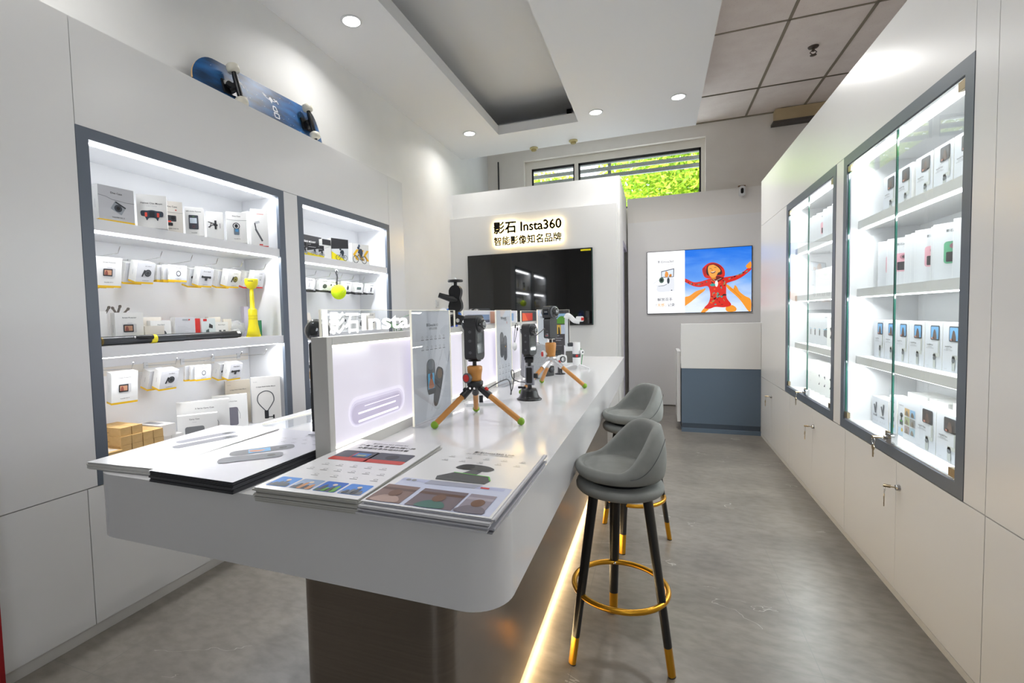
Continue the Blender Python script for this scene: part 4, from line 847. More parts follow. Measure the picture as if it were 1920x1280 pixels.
# clamp arm on the divider edge
t = thing('clamp_mount', 'black crab clamp with jointed arm gripping the divider edge', 'clamp', (-1.032, 2.418, 1.342), radians(8))
b = MB()
b.prism(smooth_closed([(-.06, .002), (-.07, .045), (-.03, .068), (.03, .062), (.08, .032), (.092, -.02), (.075, -.058), (.055, -.052), (.058, -.02), (.045, .004), (.0, .012), (-.03, .004)], 5), 'y', -.026, -.002, BLACK); b.build('jaw', t, bevel=.003)
MB().rbox(-.098, -.066, -.03, .0, .002, .052, .008, BLACK, 'y').build('jaw_block', t)
for x, z, r in ((.008, .035, .012), (.05, .012, .010)): MB().cyl((x, -.029, z), (x, -.0255, z), r, CHROME, n=6).build('hex_bolt', t)
MB().cyl((-.005, -.015, .055), (-.005, -.015, .085), .014, BLACK).build('stem', t)
for s in (-1, 1):
    MB().prism(smooth_closed([(-.034, .085), (-.040, .11), (-.036, .13), (-.03, .155), (-.036, .18), (-.034, .205), (-.015, .225), (.014, .225), (.030, .205), (.030, .18), (.024, .155), (.032, .13), (.032, .10), (.014, .082), (-.015, .080)], 4), 'y', -.015+s*.004, -.015+s*.022, BLACK).build('arm_plate', t, bevel=.003)
MB().tube([(.01, -.035, .145), (-.012, -.045, .15), (-.085, -.06, .175)], [.010, .018, .014], BLACK, 12).build('wing_handle', t)
MB().cyl((-.003, -.015, .22), (-.003, -.015, .245), .010, BLACK).lathe([(0, .245), (.040, .245), (.043, .250), (.040, .257), (0, .258)], BLACK, (-.003, -.015, 0), 24).cyl((-.003, -.015, .258), (-.003, -.015, .268), .005, CHROME, n=10).build('screw_plate', t)
# white desk camera, gimbal, small bits at the far end
t = thing('pocket_camera', 'small white flip screen camera on a black stand near the far end', 'camera', (-.713, 3.682, ZC), radians(40))
MB().lathe([(0, 0), (.042, 0), (.042, .006), (.018, .010), (.016, .075), (0, .075)], BLACKM, n=24).build('stand', t)
MB().rbox(-.035, .05, -.024, .024, .078, .150, .018, WHITEP, 'y').build('housing', t, bevel=.004)
MB().lathe([(.024, -.025), (.024, -.033), (.018, -.035)], DKGREY, (.012, 0, .118), 24, 'y').build('lens_ring', t)
MB().rbox(-.05, .0, -.020, .02, .151, .19, .004, BLACKG, 'y').build('flip_screen', t)
t = thing('phone_gimbal', 'white phone stabiliser on small tripod feet at the far end of the counter', 'gimbal', (-.65, 4.10, ZC), radians(15))
MB().tube([(0, 0, .03), (0, 0, .18), (0, 0, .225)], [.032, .034, .033], WHITEP, 24).build('handle', t)
MB().lathe([(.0345, .095), (.0345, .125)], DKGREY, n=24).build('control_band', t)
b = MB(); b.de(-.0, .110, .011, .011, RED, 1); b.build('record_button', t, (0, -.0355, 0))
MB().cyl((-.03, 0, .205), (-.075, 0, .205), .018, DKGREY).build('hinge_motor', t)
MB().rbox(-.095, -.068, -.014, .014, .19, .43, .008, pm('gimbal_grey', '#c6cbcd', .35), 'z').build('folding_arm', t)
MB().tube(smooth_open([(-.085, 0, .43), (-.07, 0, .455), (-.045, 0, .44), (-.015, -.01, .41), (.03, -.015, .40)], 5), .021, WHITEP, 16).build('roll_arm', t)
MB().rbox(.0, .062, -.03, .005, .40, .445, .010, WHITEP, 'y').rbox(.04, .064, -.0325, -.02, .41, .435, .004, RED, 'y').build('phone_magnet', t)
for a in (200, 320, 80): MB().tube([(.02*cos(radians(a)), .02*sin(radians(a)), .035), (.13*cos(radians(a)), .13*sin(radians(a)), .007)], [.008, .006], WHITEP, 10).build('tripod_leg', t)
MB().tube(smooth_open([(.035, -.01, .17), (.05, -.01, .14), (.045, -.01, .08), (.04, -.01, .03)], 4), .003, pm('green_cord', '#2f8a4c', .6), 6).cyl((.038, -.018, .14), (.05, -.03, .14), .02, WHITEP, n=16).cyl((.05, -.03, .14), (.051, -.031, .14), .009, BLACK, n=12).build('wrist_cord', t)
t = thing('phone_stand', 'black phone leaning on a white block beside the gimbal', 'phone', (-.80, 4.42, ZC), radians(20))
MB().box(0, .12, 0, .08, 0, .012, WHITEP).box(0, .12, .02, .08, .012, .17, WHITEP).build('block', t)
MB().rbox(.005, .115, .004, .018, .013, .12, .006, pm('phone_grey', '#5a5854', .3), 'y').build('handset', t)
t = thing('small_camera', 'small black cube camera beside the farther bamboo tripod legs', 'camera', (-.78, 3.56, ZC), radians(60))
MB().rbox(-.045, .045, -.02, .02, 0, .075, .008, BLACK, 'y').build('housing', t, bevel=.004)
MB().lathe([(.022, -.02), (.022, -.028), (.0, -.029)], DKGREY, (.018, 0, .045), 20, 'y').build('lens', t)
# items on the staff side of the counter, partly hidden by the divider
t = thing('action_camera', 'camera with a large round dark lens peeking over the near end of the divider', 'camera', (-1.25, 1.525, ZC), radians(28))
MB().rbox(-.030, .030, -.022, .022, .0, .383, .012, BLACK, 'y').build('grip', t)
MB().lathe([(0, -.024), (.040, -.024), (.046, -.016), (.046, .016), (.040, .024), (0, .024)], DKGREY, (0, 0, .426), 32, 'y').build('lens_housing', t)
l = MB().lathe([(.044, -.0245), (.044, -.029), (.037, -.030)], CHROME, (0, 0, .426), 28, 'y').build('lens_ring', t)
MB().lathe([(.038, -.028), (.030, -.040), (.015, -.046), (0, -.047)], MATS['lens_dome_glass'], (0, 0, .426), 24, 'y').build('lens_dome', l)
t = thing('action_camera', 'small silver and black camera showing just above the middle divider', 'camera', (-1.14, 3.06, ZC), radians(40), None)
MB().rbox(-.02, .02, -.015, .015, 0, .46, .008, BLACK, 'z').build('stalk', t)
MB().rbox(-.07, .07, -.03, .03, .461, .520, .018, DKGREY, 'y').lathe([(.028, -.031), (.028, -.04), (.0, -.042)], CHROME, (-.035, 0, .49), 20, 'y').build('housing', t)
# blue goggles behind the clamp
t = thing('goggle_strap', 'blue cable coil with a clear cover behind the clamp', 'cable', (-1.35, 3.05, ZC), radians(55))
MB().tube([(.10*cos(a), 0, .41+.11*sin(a)) for a in [pi*2*i/32 for i in range(32)]], .009, pm('blue_cable', '#2f6fc0', .35), 8, closed=True).build('coil', t)
MB().rbox(-.05, .06, .012, .03, .32, .48, .02, pm('blue_grid_plastic', '#4a68c8', .3), 'y').build('grid_cover', t)
MB().box(-.06, .06, -.05, .06, 0, .012, WHITEP).cyl((0, .005, .012), (0, .005, .33), .012, WHITEP).build('foot', t)
t = thing('potted_plant', 'small leafy green plant on the staff side, seen through the acrylic header', 'plant', (-1.52, 2.60, ZC))
MB().lathe([(0, 0), (.045, 0), (.06, .10), (.055, .10), (.05, .09), (0, .09)], WHITEP, n=24).build('pot', t)
b = MB()
for a, hh, ln in ((0, .36, .10), (1.2, .30, .12), (2.3, .40, .11), (3.3, .33, .12), (4.4, .43, .10), (5.4, .36, .12), (.7, .47, .08)):
    p0 = Vector((0, 0, .09)); p1 = Vector((.03*cos(a), .03*sin(a), hh)); b.tube([p0, (p0+p1)/2, p1], .003, pm('plant_stem', '#4e7a3c', .6), 6)
    d = Vector((cos(a), sin(a), .35)).normalized(); u = Vector((-sin(a), cos(a), 0)); q = [p1, p1+d*ln*.35+u*.034, p1+d*ln*.7+u*.03, p1+d*ln, p1+d*ln*.7-u*.03, p1+d*ln*.35-u*.034]
    b.add([tuple(x) for x in q] + [tuple(x + Vector((0, 0, -.0015))) for x in q], [tuple(range(6)), tuple(range(11, 5, -1))], pm('plant_leaf', '#47803f', .45))
b.build('foliage', t)
t = thing('acrylic_tray', 'clear acrylic tray edge lying behind the divider beside the lilac flyer', 'tray', (-1.50, 1.60, ZC), radians(80))
MB().box(0, .34, 0, .16, 0, .006, ACRYL).box(0, .34, .156, .16, .006, .011, ACRYLE).build('tray', t)
# ================================================================== skateboard on top of the left cabinets
t = thing('skateboard', 'blue skateboard leaning on its edge on top of the left cabinets', 'skateboard', (-2.545, 2.765, 2.753), 0); t.rotation_euler = (radians(2.0), 0, 0)
# deck plane: u along Y, v up, leaning back against the wall; underside faces the room
lean = radians(14)
def dk(u, v, n): return (n*cos(lean) - v*sin(lean), u, v*cos(lean)+n*sin(lean))
DECK = noise_mat('deck_blue_swirl', '#0a1a2e', '#1560a0', 5.5, .45, stretch=(1, 1, 3), detail=3)
L2, W2 = .585, .335
kick = lambda u: max(0, abs(u)-.42)**2*-1.6
NS = 48; st_ = [-L2*cos(pi*i/NS) for i in range(NS+1)]
def hw(u): q = max(0, (abs(u)-(L2-.15))/.15); return W2/2*sqrt(max(0.0004, 1-q*q))
b = MB(); top_, bot_ = [], []
for u in st_: top_ += [dk(u, W2/2+s*hw(u), kick(u)) for s in (-1, -.5, 0, .5, 1)]; bot_ += [dk(u, W2/2+s*hw(u), kick(u)-.013) for s in (-1, -.5, 0, .5, 1)]
qd = lambda o: [(o+i*5+j, o+i*5+j+1, o+(i+1)*5+j+1, o+(i+1)*5+j) for i in range(NS) for j in range(4)]
b.add(top_, qd(0), DECK, True).add(bot_, [f[::-1] for f in qd(0)], pm('grip_tape', '#1a1a1a', .9), True)
m5 = len(top_); b.add(top_+bot_, [(i*5+j, (i+1)*5+j, m5+(i+1)*5+j, m5+i*5+j) for i in range(NS) for j in (0, 4)], pm('maple_edge', '#c9a678', .5), True)
WP = C('#dfe3ea')
b.P = lambda u, vv, kk: dk(u, vv, .0004*kk)
# hand lettering and spatter on the underside
b.ring(.02, .275, .035, .040, WP, 2, 20, 200, 340, 1.8).dp([(.0, .25), (.02, .265), (.04, .25), (.02, .215)], WP, 2).dl([(-.05, .27), (-.02, .255)], .006, WP, 2).dl([(.05, .26), (.085, .25), (.09, .235)], .008, WP, 2)
b.dl([(.025, .20), (.05, .20), (.06, .165), (.02, .165), (.025, .20)], .009, WP, 2).dl([(.02, .15), (.065, .15), (.062, .115), (.02, .115), (.02, .15)], .009, WP, 2)
for u0, v0 in ((-.26, .28), (-.215, .25), (.43, .24), (.44, .20), (.27, .09), (-.24, .265)): b.dl([(u0, v0), (u0+.02, v0-.035)], .005, WP, 2)
for i in range(40): b.de(random.uniform(-.5, .5), random.uniform(.03, .3), .0022, .0022, WP, 2, 6)
b.build('deck', t)
WH = pm('urethane_cream', '#e3dfd0', .35)
for s in (-1, 1):
    uu = s*.36; vc = W2/2
    tr = MB(); tr.T = Matrix(((cos(lean), 0, -sin(lean), 0), (0, 1, 0, uu), (sin(lean), 0, cos(lean), 0), (0, 0, 0, 1)))
    tr.box(.0, .012, -.055, .055, vc-.045, vc+.045, BLACKM).tube([(.012, 0, vc), (.05, -s*.02, vc)], [.035, .022], BLACKM, 12).cyl((.03, s*.03, vc), (.045, s*.035, vc), .02, RED if s > 0 else BLACK).tube([(.062, -s*.01, vc-.122), (.062, -s*.01, vc-.06), (.062, -s*.01, vc+.06), (.062, -s*.01, vc+.122)], [.010, .018, .018, .010], BLACKM, 12)
    tk = tr.build('truck', t)
    for q in (-1, 1):
        wb = MB(); wb.T = tr.T; z = vc+q*.112
        wb.lathe([(0, -.026), (.026, -.026), (.038, -.018), (.040, 0), (.038, .018), (.026, .026), (0, .026)], WH, (.062, -s*.01, z), 24).lathe([(0, q*.0265), (.012, q*.0265), (.012, q*.032), (0, q*.032)], DKGREY, (.062, -s*.01, z), 14); wb.build('wheel', tk)
# poster board at the left edge
t = thing('display_board', 'tall pale blue display board with red lower panel at the left edge', 'board', (-2.318, .60, 0), L90)
MB().box(0, .385, 0, .012, 0.0, 1.25, C('#c3cbd9')).build('panel', t)
b = MB(); b.dr(.0, .385, .04, .43, C('#a3121c'), 1).dr(.0, .385, .0, .04, C('#d9dde6'), 1).ds([(.33, .44), (.36, .46), (.355, .5), (.33, .51)], C('#a9744c'), 2).dr(.30, .37, .04, .10, C('#c02a2a'), 2)
for i in range(16):
    for q in range(4): b.de(.29+.025*q, .12+.019*i, .0025, .0025, C('#c9525a'), 2, 6)
b.build('print', t)
# ================================================================== boxed goods
SHADE = C('#c9cace'); FACE = pm('printed_face', '#dcdcdb', .4)  # SHADE puts the shaded look of white boxes into their front face colour
def tl(b, s, x, z, w, m=INK, off=.01): b.text(s, x, z, m, w=w, k=2, off=off)
def a_dive(b, w, h):
    tl(b, 'Dive Case', w*.5, h*.80, w*.32)
    b.dl([(0, h*.72), (w*.2, h*.70), (w*.38, h*.64), (w*.55, h*.63), (w*.75, h*.61), (w, h*.62)], h*.012, C('#777b82'), 2)
    P0 = b.P; b.P = lambda u, v, k: P0(w*.53+u*cos(-.5)-v*sin(-.5), h*.42+u*sin(-.5)+v*cos(-.5), k)
    b.dr(-w*.17, w*.17, -h*.12, h*.14, C('#9aa0a8'), 2, h*.02).dr(-w*.15, w*.17, h*.10, h*.14, C('#33363c'), 3).de(0, 0, w*.11, h*.10, C('#3a3e48'), 3).de(0, 0, w*.05, h*.05, C('#15161a'), 4); b.P = P0
    tl(b, 'Insta360 GO 3', w*.53, h*.15, w*.34)
def a_helmet(b, w, h):
    tl(b, 'Helmet Chin Mount', w*.5, h*.72, w*.72); tl(b, '头盔下巴支架', w*.5, h*.64, w*.34, INKL, 0)
    N = C('#333d4c'); b.ds([(w*.14, h*.50), (w*.35, h*.52), (w*.5, h*.54), (w*.65, h*.52), (w*.86, h*.50), (w*.86, h*.36), (w*.74, h*.33), (w*.68, h*.22), (w*.60, h*.30), (w*.40, h*.30), (w*.32, h*.22), (w*.26, h*.33), (w*.14, h*.36)], N, 2, 4)
    b.dr(w*.26, w*.34, h*.33, h*.46, C('#e0503f'), 3, w*.02).dr(w*.66, w*.74, h*.33, h*.46, C('#e0503f'), 3, w*.02).dr(w*.41, w*.59, h*.33, h*.50, C('#20242c'), 3, w*.03)
def a_divered(b, w, h):
    tl(b, 'Dive Case', w*.45, h*.80, w*.55); b.dr(w*.62, w*.7, h*.71, h*.74, RED, 2).dl([(0, h*.66), (w*.5, h*.64), (w, h*.65)], h*.01, INKG, 2)
    b.dr(w*.1, w*.66, h*.36, h*.55, DKGREY, 2, w*.05).dr(w*.08, w*.40, h*.33, h*.38, C('#d8432f'), 3).de(w*.5, h*.47, w*.1, h*.06, BLACK, 3).dr(w*.15, w*.48, h*.22, h*.32, C('#25262a'), 2, w*.04); tl(b, 'Insta360 ONE RS', w*.45, h*.12, w*.6)
def a_remote(b, w, h):
    tl(b, 'GPS Action Remote', w*.48, h*.83, w*.82); b.dr(w*.2, w*.72, h*.22, h*.72, C('#3c3f49'), 2, w*.06).dr(w*.26, w*.64, h*.43, h*.62, C('#cfdbe6'), 3, w*.02).dr(w*.4, w*.52, h*.66, h*.68, C('#5a9a4e'), 3).ring(w*.46, h*.32, w*.06, w*.075, C('#8a4038'), 3); tl(b, 'Insta360', w*.48, h*.08, w*.3)
def a_clamp(b, w, h):
    K = C('#25262a'); b.dl([(w*.1, h*.42), (w*.5, h*.55), (w*.1, h*.62)], w*.05, K, 2).dl([(w*.18, h*.40), (w*.3, h*.6)], w*.04, K, 2).dr(w*.48, w*.60, h*.36, h*.68, K, 2).dr(w*.42, w*.66, h*.48, h*.54, K, 3).dr(w*.78, w*.82, h*.4, h*.58, INKG, 2)
def a_dive2(b, w, h):
    tl(b, 'Dive Case', w*.5, h*.84, w*.4); b.dl([(0, h*.74), (w*.4, h*.72), (w, h*.74)], h*.012, INKG, 2).ring(w*.48, h*.54, w*.14, w*.18, C('#2e3036'), 2).dr(w*.35, w*.62, h*.25, h*.46, C('#6e7a86'), 2, w*.05).dr(w*.42, w*.58, h*.35, h*.44, C('#4d8fc0'), 3).de(w*.48, h*.54, w*.08, h*.06, C('#22252b'), 3); tl(b, 'Insta360 X3', w*.5, h*.11, w*.3)
def a_stick(b, w, h):
    b.dr(w*.35, w*.75, h*.86, h*.875, C('#dd8888'), 2).dl([(w*.22, h*.62), (w*.5, h*.66)], h*.06, INKL, 2).dl([(w*.22, h*.62), (w*.28, h*.46)], w*.07, DKGREY, 3).dl([(w*.26, h*.46), (w*.64, h*.14)], w*.11, C('#54575c'), 2).dr(w*.45, w*.66, h*.03, h*.06, RED, 2)
def a_screen(b, w, h):
    tl(b, 'Screen Protector', w*.5, h*.82, w*.5); b.dr(w*.3, w*.74, h*.36, h*.64, C('#c9c9cb'), 2, w*.03).dr(w*.42, w*.6, h*.62, h*.68, C('#d5d5d6'), 2).dr(w*.27, w*.63, h*.38, h*.62, C('#2b2c30'), 3, w*.02).dr(w*.31, w*.59, h*.42, h*.58, C('#c08f70'), 4).ds([(w*.33, h*.43), (w*.45, h*.43), (w*.42, h*.55), (w*.36, h*.55)], C('#8a4a3e'), 5, 3); tl(b, 'Insta360 GO 3', w*.5, h*.16, w*.34)
def a_touch(b, w, h):
    K = C('#2c2e31'); tl(b, 'Quick Mount', w*.6, h*.82, w*.34); b.de(w*.62, h*.52, w*.19, h*.17, K, 2).dl([(w*.32, h*.34), (w*.44, h*.66)], w*.08, K, 2).dl([(w*.38, h*.52), (w*.5, h*.52)], w*.07, K, 3).ring(w*.62, h*.52, w*.11, w*.13, MIDGREY, 3); tl(b, 'Insta360 GO 3', w*.55, h*.14, w*.36)
def a_touch2(b, w, h): a_touch(b, w, h); b.ring(w*.62, h*.52, w*.05, w*.17, C('#6f6a3c'), 4)
def a_ring(b, w, h):
    tl(b, 'Lens Guard', w*.5, h*.82, w*.34); b.ring(w*.5, h*.5, w*.12, w*.16, C('#25272b'), 2, 28, sx=.85); tl(b, 'Insta360 GO 3', w*.5, h*.15, w*.34)
def a_cross(b, w, h):
    K = C('#2c2e31'); tl(b, 'Pivot Stand', w*.5, h*.82, w*.5); b.dr(w*.14, w*.84, h*.50, h*.60, K, 2, w*.04).dr(w*.40, w*.58, h*.36, h*.56, K, 3, w*.03).de(w*.2, h*.56, w*.07, h*.07, K, 3).de(w*.78, h*.54, w*.07, h*.07, K, 3); tl(b, 'Insta360 GO 3', w*.5, h*.14, w*.36)
def a_strap(b, w, h):
    tl(b, 'Lanyard', w*.6, h*.84, w*.28); b.ring(w*.35, h*.45, w*.06, w*.07, INKL, 2, 20, sx=.8).dr(w*.5, w*.75, h*.55, h*.74, C('#b9bbbd'), 2, w*.03).dr(w*.55, w*.68, h*.48, h*.56, C('#8c8f92'), 3); tl(b, 'Insta360', w*.5, h*.14, w*.3)
def a_back(b, w, h):
    b.dr(w*.35, w*.65, h*.86, h*.92, C('#9aa0a4'), 2, w*.04).dr(w*.66, w*.74, h*.86, h*.92, RED, 2)
    for i in range(8): b.dr(w*.12, w*(.5+.25*((i*37) % 3)/2), h*(.60-.06*i), h*(.615-.06*i), INKL, 2)
def a_redcase(b, w, h):
    b.dr(w*.12, w*.38, h*.86, h*.97, RED, 2); G = C('#3a4a4e'); b.dp([(w*.25, h*.08), (w*.3, h*.42), (w*.5, h*.48), (w*.55, h*.2), (w*.75, h*.15), (w*.72, h*.05)], G, 2).dp([(w*.5, h*.55), (w*.55, h*.75), (w*.8, h*.65), (w*.78, h*.5)], C('#2b2d31'), 2)
def a_mounts(b, w, h):
    tl(b, 'Mount Adapter', w*.5, h*.78, w*.55)
    for x in (.35, .68): b.dr(w*(x-.09), w*(x+.09), h*.42, h*.5, DKGREY, 2).dr(w*(x-.07), w*(x-.03), h*.12, h*.42, INKG, 2).dr(w*(x+.03), w*(x+.07), h*.12, h*.42, DKGREY, 2)
def a_round(b, w, h): tl(b, 'Pivot Stand', w*.5, h*.78, w*.34); b.de(w*.6, h*.34, w*.16, h*.2, C('#4a4c50'), 2)
def a_neck(b, w, h):
    tl(b, 'TELESIN', w*.14, h*.89, w*.14, INKG, 0); tl(b, 'U shape Neck Holder Mount', w*.5, h*.77, w*.66)
    K = C('#4b4f52'); pts = [(w*.48, h*.24), (w*.24, h*.42), (w*.2, h*.54), (w*.28, h*.64), (w*.5, h*.69), (w*.70, h*.63), (w*.76, h*.5), (w*.70, h*.40), (w*.52, h*.24)]; b.dl([(x, z) for x, z, _ in smooth_open([(x, z, 0) for x, z in pts], 5)], w*.035, K, 2)
    b.dr(w*.42, w*.56, h*.08, h*.26, BLACK, 3, w*.02).dl([(w*.56, h*.11), (w*.74, h*.11)], w*.035, BLACK, 3).dr(w*.70, w*.76, h*.07, h*.15, BLACK, 4)
def a_xcase(b, w, h):
    tl(b, 'X Series Carry Case', w*.52, h*.78, w*.36); b.dr(w*.32, w*.72, h*.06, h*.62, C('#6c6a74'), 2, w*.06).dl([(w*.72, h*.55), (w*.78, h*.38), (w*.77, h*.25)], w*.01, INKG, 3)
def a_carry(b, w, h):
    tl(b, 'Carry Case', w*.42, h*.80, w*.25); tl(b, '收纳包', w*.42, h*.70, w*.1, INKL, 0); b.dr(w*.18, w*.66, -.0, h*.56, C('#6e7072'), 2, w*.06); tl(b, 'Insta360', w*.4, h*.26, w*.16, INKL)
def a_name(b, w, h): tl(b, 'Boom', w*.5, h*.32, w*.16)
def a_bikeK(b, w, h):
    b.dp([(0, 0), (w, 0), (w, h*.14), (0, h*.30)], C('#e6d21c'), 1).dp([(0, h*.30), (w, h*.14), (w, h*.62), (0, h*.42)], C('#d3d5d8'), 1).dp([(0, h*.42), (w, h*.62), (w, h), (0, h)], C('#2b2b2f'), 1); b.text('Insta360', w*.2, h*.87, C('#e8e8e8'), w=w*.26, k=2).text('HANDLEBAR MOUNT', w*.44, h*.68, C('#f2f2f2'), w=w*.66, k=2, off=.02); bike(b, w*.62, h*.16, h*.30, C('#2d3138'))
def bike(b, x, z, s, m):
    for dx in (-.55, .55): b.ring(x+s*dx, z+s*.3, s*.30, s*.36, m, 4, 20)
    b.dl([(x-s*.55, z+s*.3), (x-s*.2, z+s*.75), (x+s*.25, z+s*.72), (x+s*.55, z+s*.3), (x, z+s*.3), (x-s*.2, z+s*.75)], s*.05, m, 4).dl([(x, z+s*.3), (x+s*.25, z+s*.72)], s*.05, m, 4)
    b.ds([(x-s*.25, z+s*.9), (x-s*.1, z+s*1.25), (x+s*.25, z+s*1.3), (x+s*.38, z+s*.95), (x+s*.2, z+s*.55), (x+s*.05, z+s*.4), (x, z+s*.8)], m, 5, 4).de(x-s*.18, z+s*1.38, s*.15, s*.14, m, 5)
def a_bikeY(b, w, h):
    b.dp([(0, 0), (w*.95, 0), (0, h*.42)], C('#ecdc10'), 1).dp([(0, h*.42), (w*.95, 0), (w, 0), (w, h*.60), (0, h*.52)], C('#e0e4e8'), 1).dp([(0, h*.52), (w, h*.60), (w, h), (0, h)], C('#2b2b2f'), 1); bike(b, w*.58, h*.06, h*.34, C('#23303a'))
def a_bikeW(b, w, h):
    Y2 = C('#e8b418')
    for x in (.05, .36, .66): b.dp([(w*x, h*.46), (w*(x+.20), h*.72), (w*(x+.34), h*.72), (w*(x+.14), h*.46), (w*(x+.34), h*.20), (w*(x+.20), h*.20)], Y2, 1)
    bike(b, w*.44, h*.08, h*.52, C('#38404c')); b.de(w*.40, h*.90, w*.06, h*.07, C('#5a6b80'), 6)
def a_stickK(b, w, h): b.dr(0, w, h*.72, h, C('#2b2b2f'), 1).dr(0, w, 0, h*.06, C('#e6d21c'), 1).dl([(w*.25, h*.55), (w*.8, h*.66)], h*.012, INKG, 2)
def a_gad(kind):
    def f(b, w, h):
        tl(b, 'Insta360', w*.5, h*.84, w*.5); K = C('#33383c')
        if kind == 0: b.dl([(w*.42, h*.3), (w*.46, h*.66)], w*.06, INKG, 2).dl([(w*.58, h*.28), (w*.62, h*.55)], w*.05, INKL, 2)
        elif kind == 1: b.dp([(w*.3, h*.34), (w*.52, h*.26), (w*.76, h*.36), (w*.76, h*.58), (w*.5, h*.66), (w*.3, h*.56)], K, 2).dl([(w*.3, h*.56), (w*.52, h*.47), (w*.76, h*.58)], h*.02, MIDGREY, 3)
        elif kind == 2: b.de(w*.3, h*.62, w*.09, h*.09, K, 2).de(w*.75, h*.55, w*.09, h*.09, K, 2).dr(w*.4, w*.65, h*.3, h*.5, INKL, 2)
        elif kind == 3: b.de(w*.5, h*.46, w*.13, h*.2, K, 2).dr(w*.46, w*.54, h*.62, h*.72, K, 2)
        elif kind == 4: b.dr(w*.18, w*.82, h*.38, h*.62, C('#44504f'), 2, w*.03).dr(w*.22, w*.78, h*.5, h*.54, C('#7f9a94'), 3)
        else: b.dr(w*.4, w*.6, h*.26, h*.68, K, 2, w*.06).de(w*.56, h*.6, w*.09, h*.07, MIDGREY, 3)
        tl(b, 'Insta360 X3', w*.5, h*.12, w*.4)
    return f
def a_flow(scr, blue=True):
    def f(b, w, h):
        b.dr(w*.34, w*.86, h*.62, h*.93, C('#40444a'), 2, w*.05).dr(w*.38, w*.80, h*.645, h*.905, C(scr), 3, w*.03).ds([(w*.50, h*.65), (w*.70, h*.65), (w*.66, h*.80), (w*.58, h*.85), (w*.52, h*.78)], C('#5d4a40'), 4, 4).dr(w*.42, w*.56, h*.64, h*.68, C('#c98a78'), 4)
        b.dr(w*.78, w*.88, h*.32, h*.66, C('#b4b9b6'), 2, w*.02).dr(w*.52, w*.88, h*.27, h*.35, C('#c6cac7'), 3, w*.02).dr(w*.52, w*.67, h*.03, h*.33, C('#b9beba'), 3, w*.05).de(w*.595, h*.24, w*.075, h*.045, C('#5c6064'), 4)
        tl(b, 'Insta360 Flow', w*.32, h*.50, w*.36); tl(b, 'AI-Powered', w*.30, h*.46, w*.24, INKG, 0); tl(b, 'Smartphone Stabilizer', w*.32, h*.425, w*.44, INKG, 0); tl(b, 'Insta360', w*.18, h*.05, w*.16, INKL, 0)
    return f
def a_pink(c1, c2):
    def f(b, w, h):
        tl(b, '影石Insta360', w*.58, h*.84, w*.5); tl(b, 'X3', w*.56, h*.79, w*.14, INKL, 0); b.dr(w*.28, w*.82, h*.30, h*.68, C(c1), 2, w*.09).de(w*.58, h*.60, w*.16, h*.055, C(c2), 3).de(w*.58, h*.60, w*.09, h*.03, C('#3a2e34'), 4).dr(w*.34, w*.76, h*.33, h*.50, C('#2b292c'), 3, w*.03).dr(w*.62, w*.82, h*.12, h*.15, INKG, 2, w*.02)
    return f
def a_vstick(b, w, h):
    for x in (.2, .66): b.dl([(w*(x-.08), h*.72), (w*(x+.02), h*.42)], w*.07, C('#44464a'), 2).dl([(w*(x+.08), h*.82), (w*(x+.02), h*.42)], w*.08, C('#55585c'), 3); 
    for x in (.2, .66):
        tl(b, 'Insta360', w*x, h*.31, w*.24)
        for i in range(3): b.ring(w*(x-.12+.12*i), h*.15, w*.015, w*.025, INKL, 2, 8)
def a_link(b, w, h):
    tl(b, 'Insta360 Link', w*.45, h*.82, w*.6); b.de(w*.5, h*.58, w*.2, h*.06, C('#2e3a3c'), 2).dr(w*.42, w*.56, h*.42, h*.56, C('#37464a'), 2).dr(w*.3, w*.72, h*.32, h*.44, C('#2b3a3e'), 3, w*.03).dr(w*.34, w*.68, h*.41, h*.43, C('#55b04a'), 4).dr(w*.1, w*.9, h*.03, h*.24, C('#b8cde0'), 2).de(w*.62, h*.19, w*.12, h*.05, C('#e0b43a'), 3)
def a_six(b, w, h):
    for i, c in enumerate(('#b79a6c', '#8ab0d0', '#a3aa84', '#8a8a8a', '#9a8c8c', '#a3bccb')):
        x, z = (.12, .54)[i % 2], (.58, .37, .16)[i//2]; b.dr(w*x, w*(x+.38), h*z, h*(z+.18), C(c), 2, w*.02).ds([(w*(x+.08), h*(z+.02)), (w*(x+.3), h*(z+.02)), (w*(x+.24), h*(z+.10)), (w*(x+.14), h*(z+.12))], C('#6e6458'), 3, 3)
def a_diamond(b, w, h):
    tl(b, 'Insta360', w*.5, h*.86, w*.34); b.dp([(w*.25, h*.46), (w*.72, h*.68), (w*.72, h*.50), (w*.55, h*.45), (w*.72, h*.38), (w*.6, h*.20), (w*.25, h*.30)], C('#6a6c6e'), 2).dl([(w*.22, h*.50), (w*.74, h*.50)], h*.02, C('#6fb0cc'), 3)
def a_redcam(b, w, h):
    tl(b, 'ONE RS', w*.55, h*.86, w*.4); b.dp([(w*.3, h*.58), (w*.62, h*.66), (w*.66, h*.54), (w*.5, h*.44), (w*.66, h*.34), (w*.6, h*.22), (w*.3, h*.28), (w*.44, h*.42)], C('#2c2d31'), 2).dr(w*.42, w*.56, h*.36, h*.48, C('#c9432f'), 3)
def a_label(b, w, h): b.dr(w*.1, w*.5, h*.3, h*.7, C('#7a6a4a'), 2)
BOXM = {}
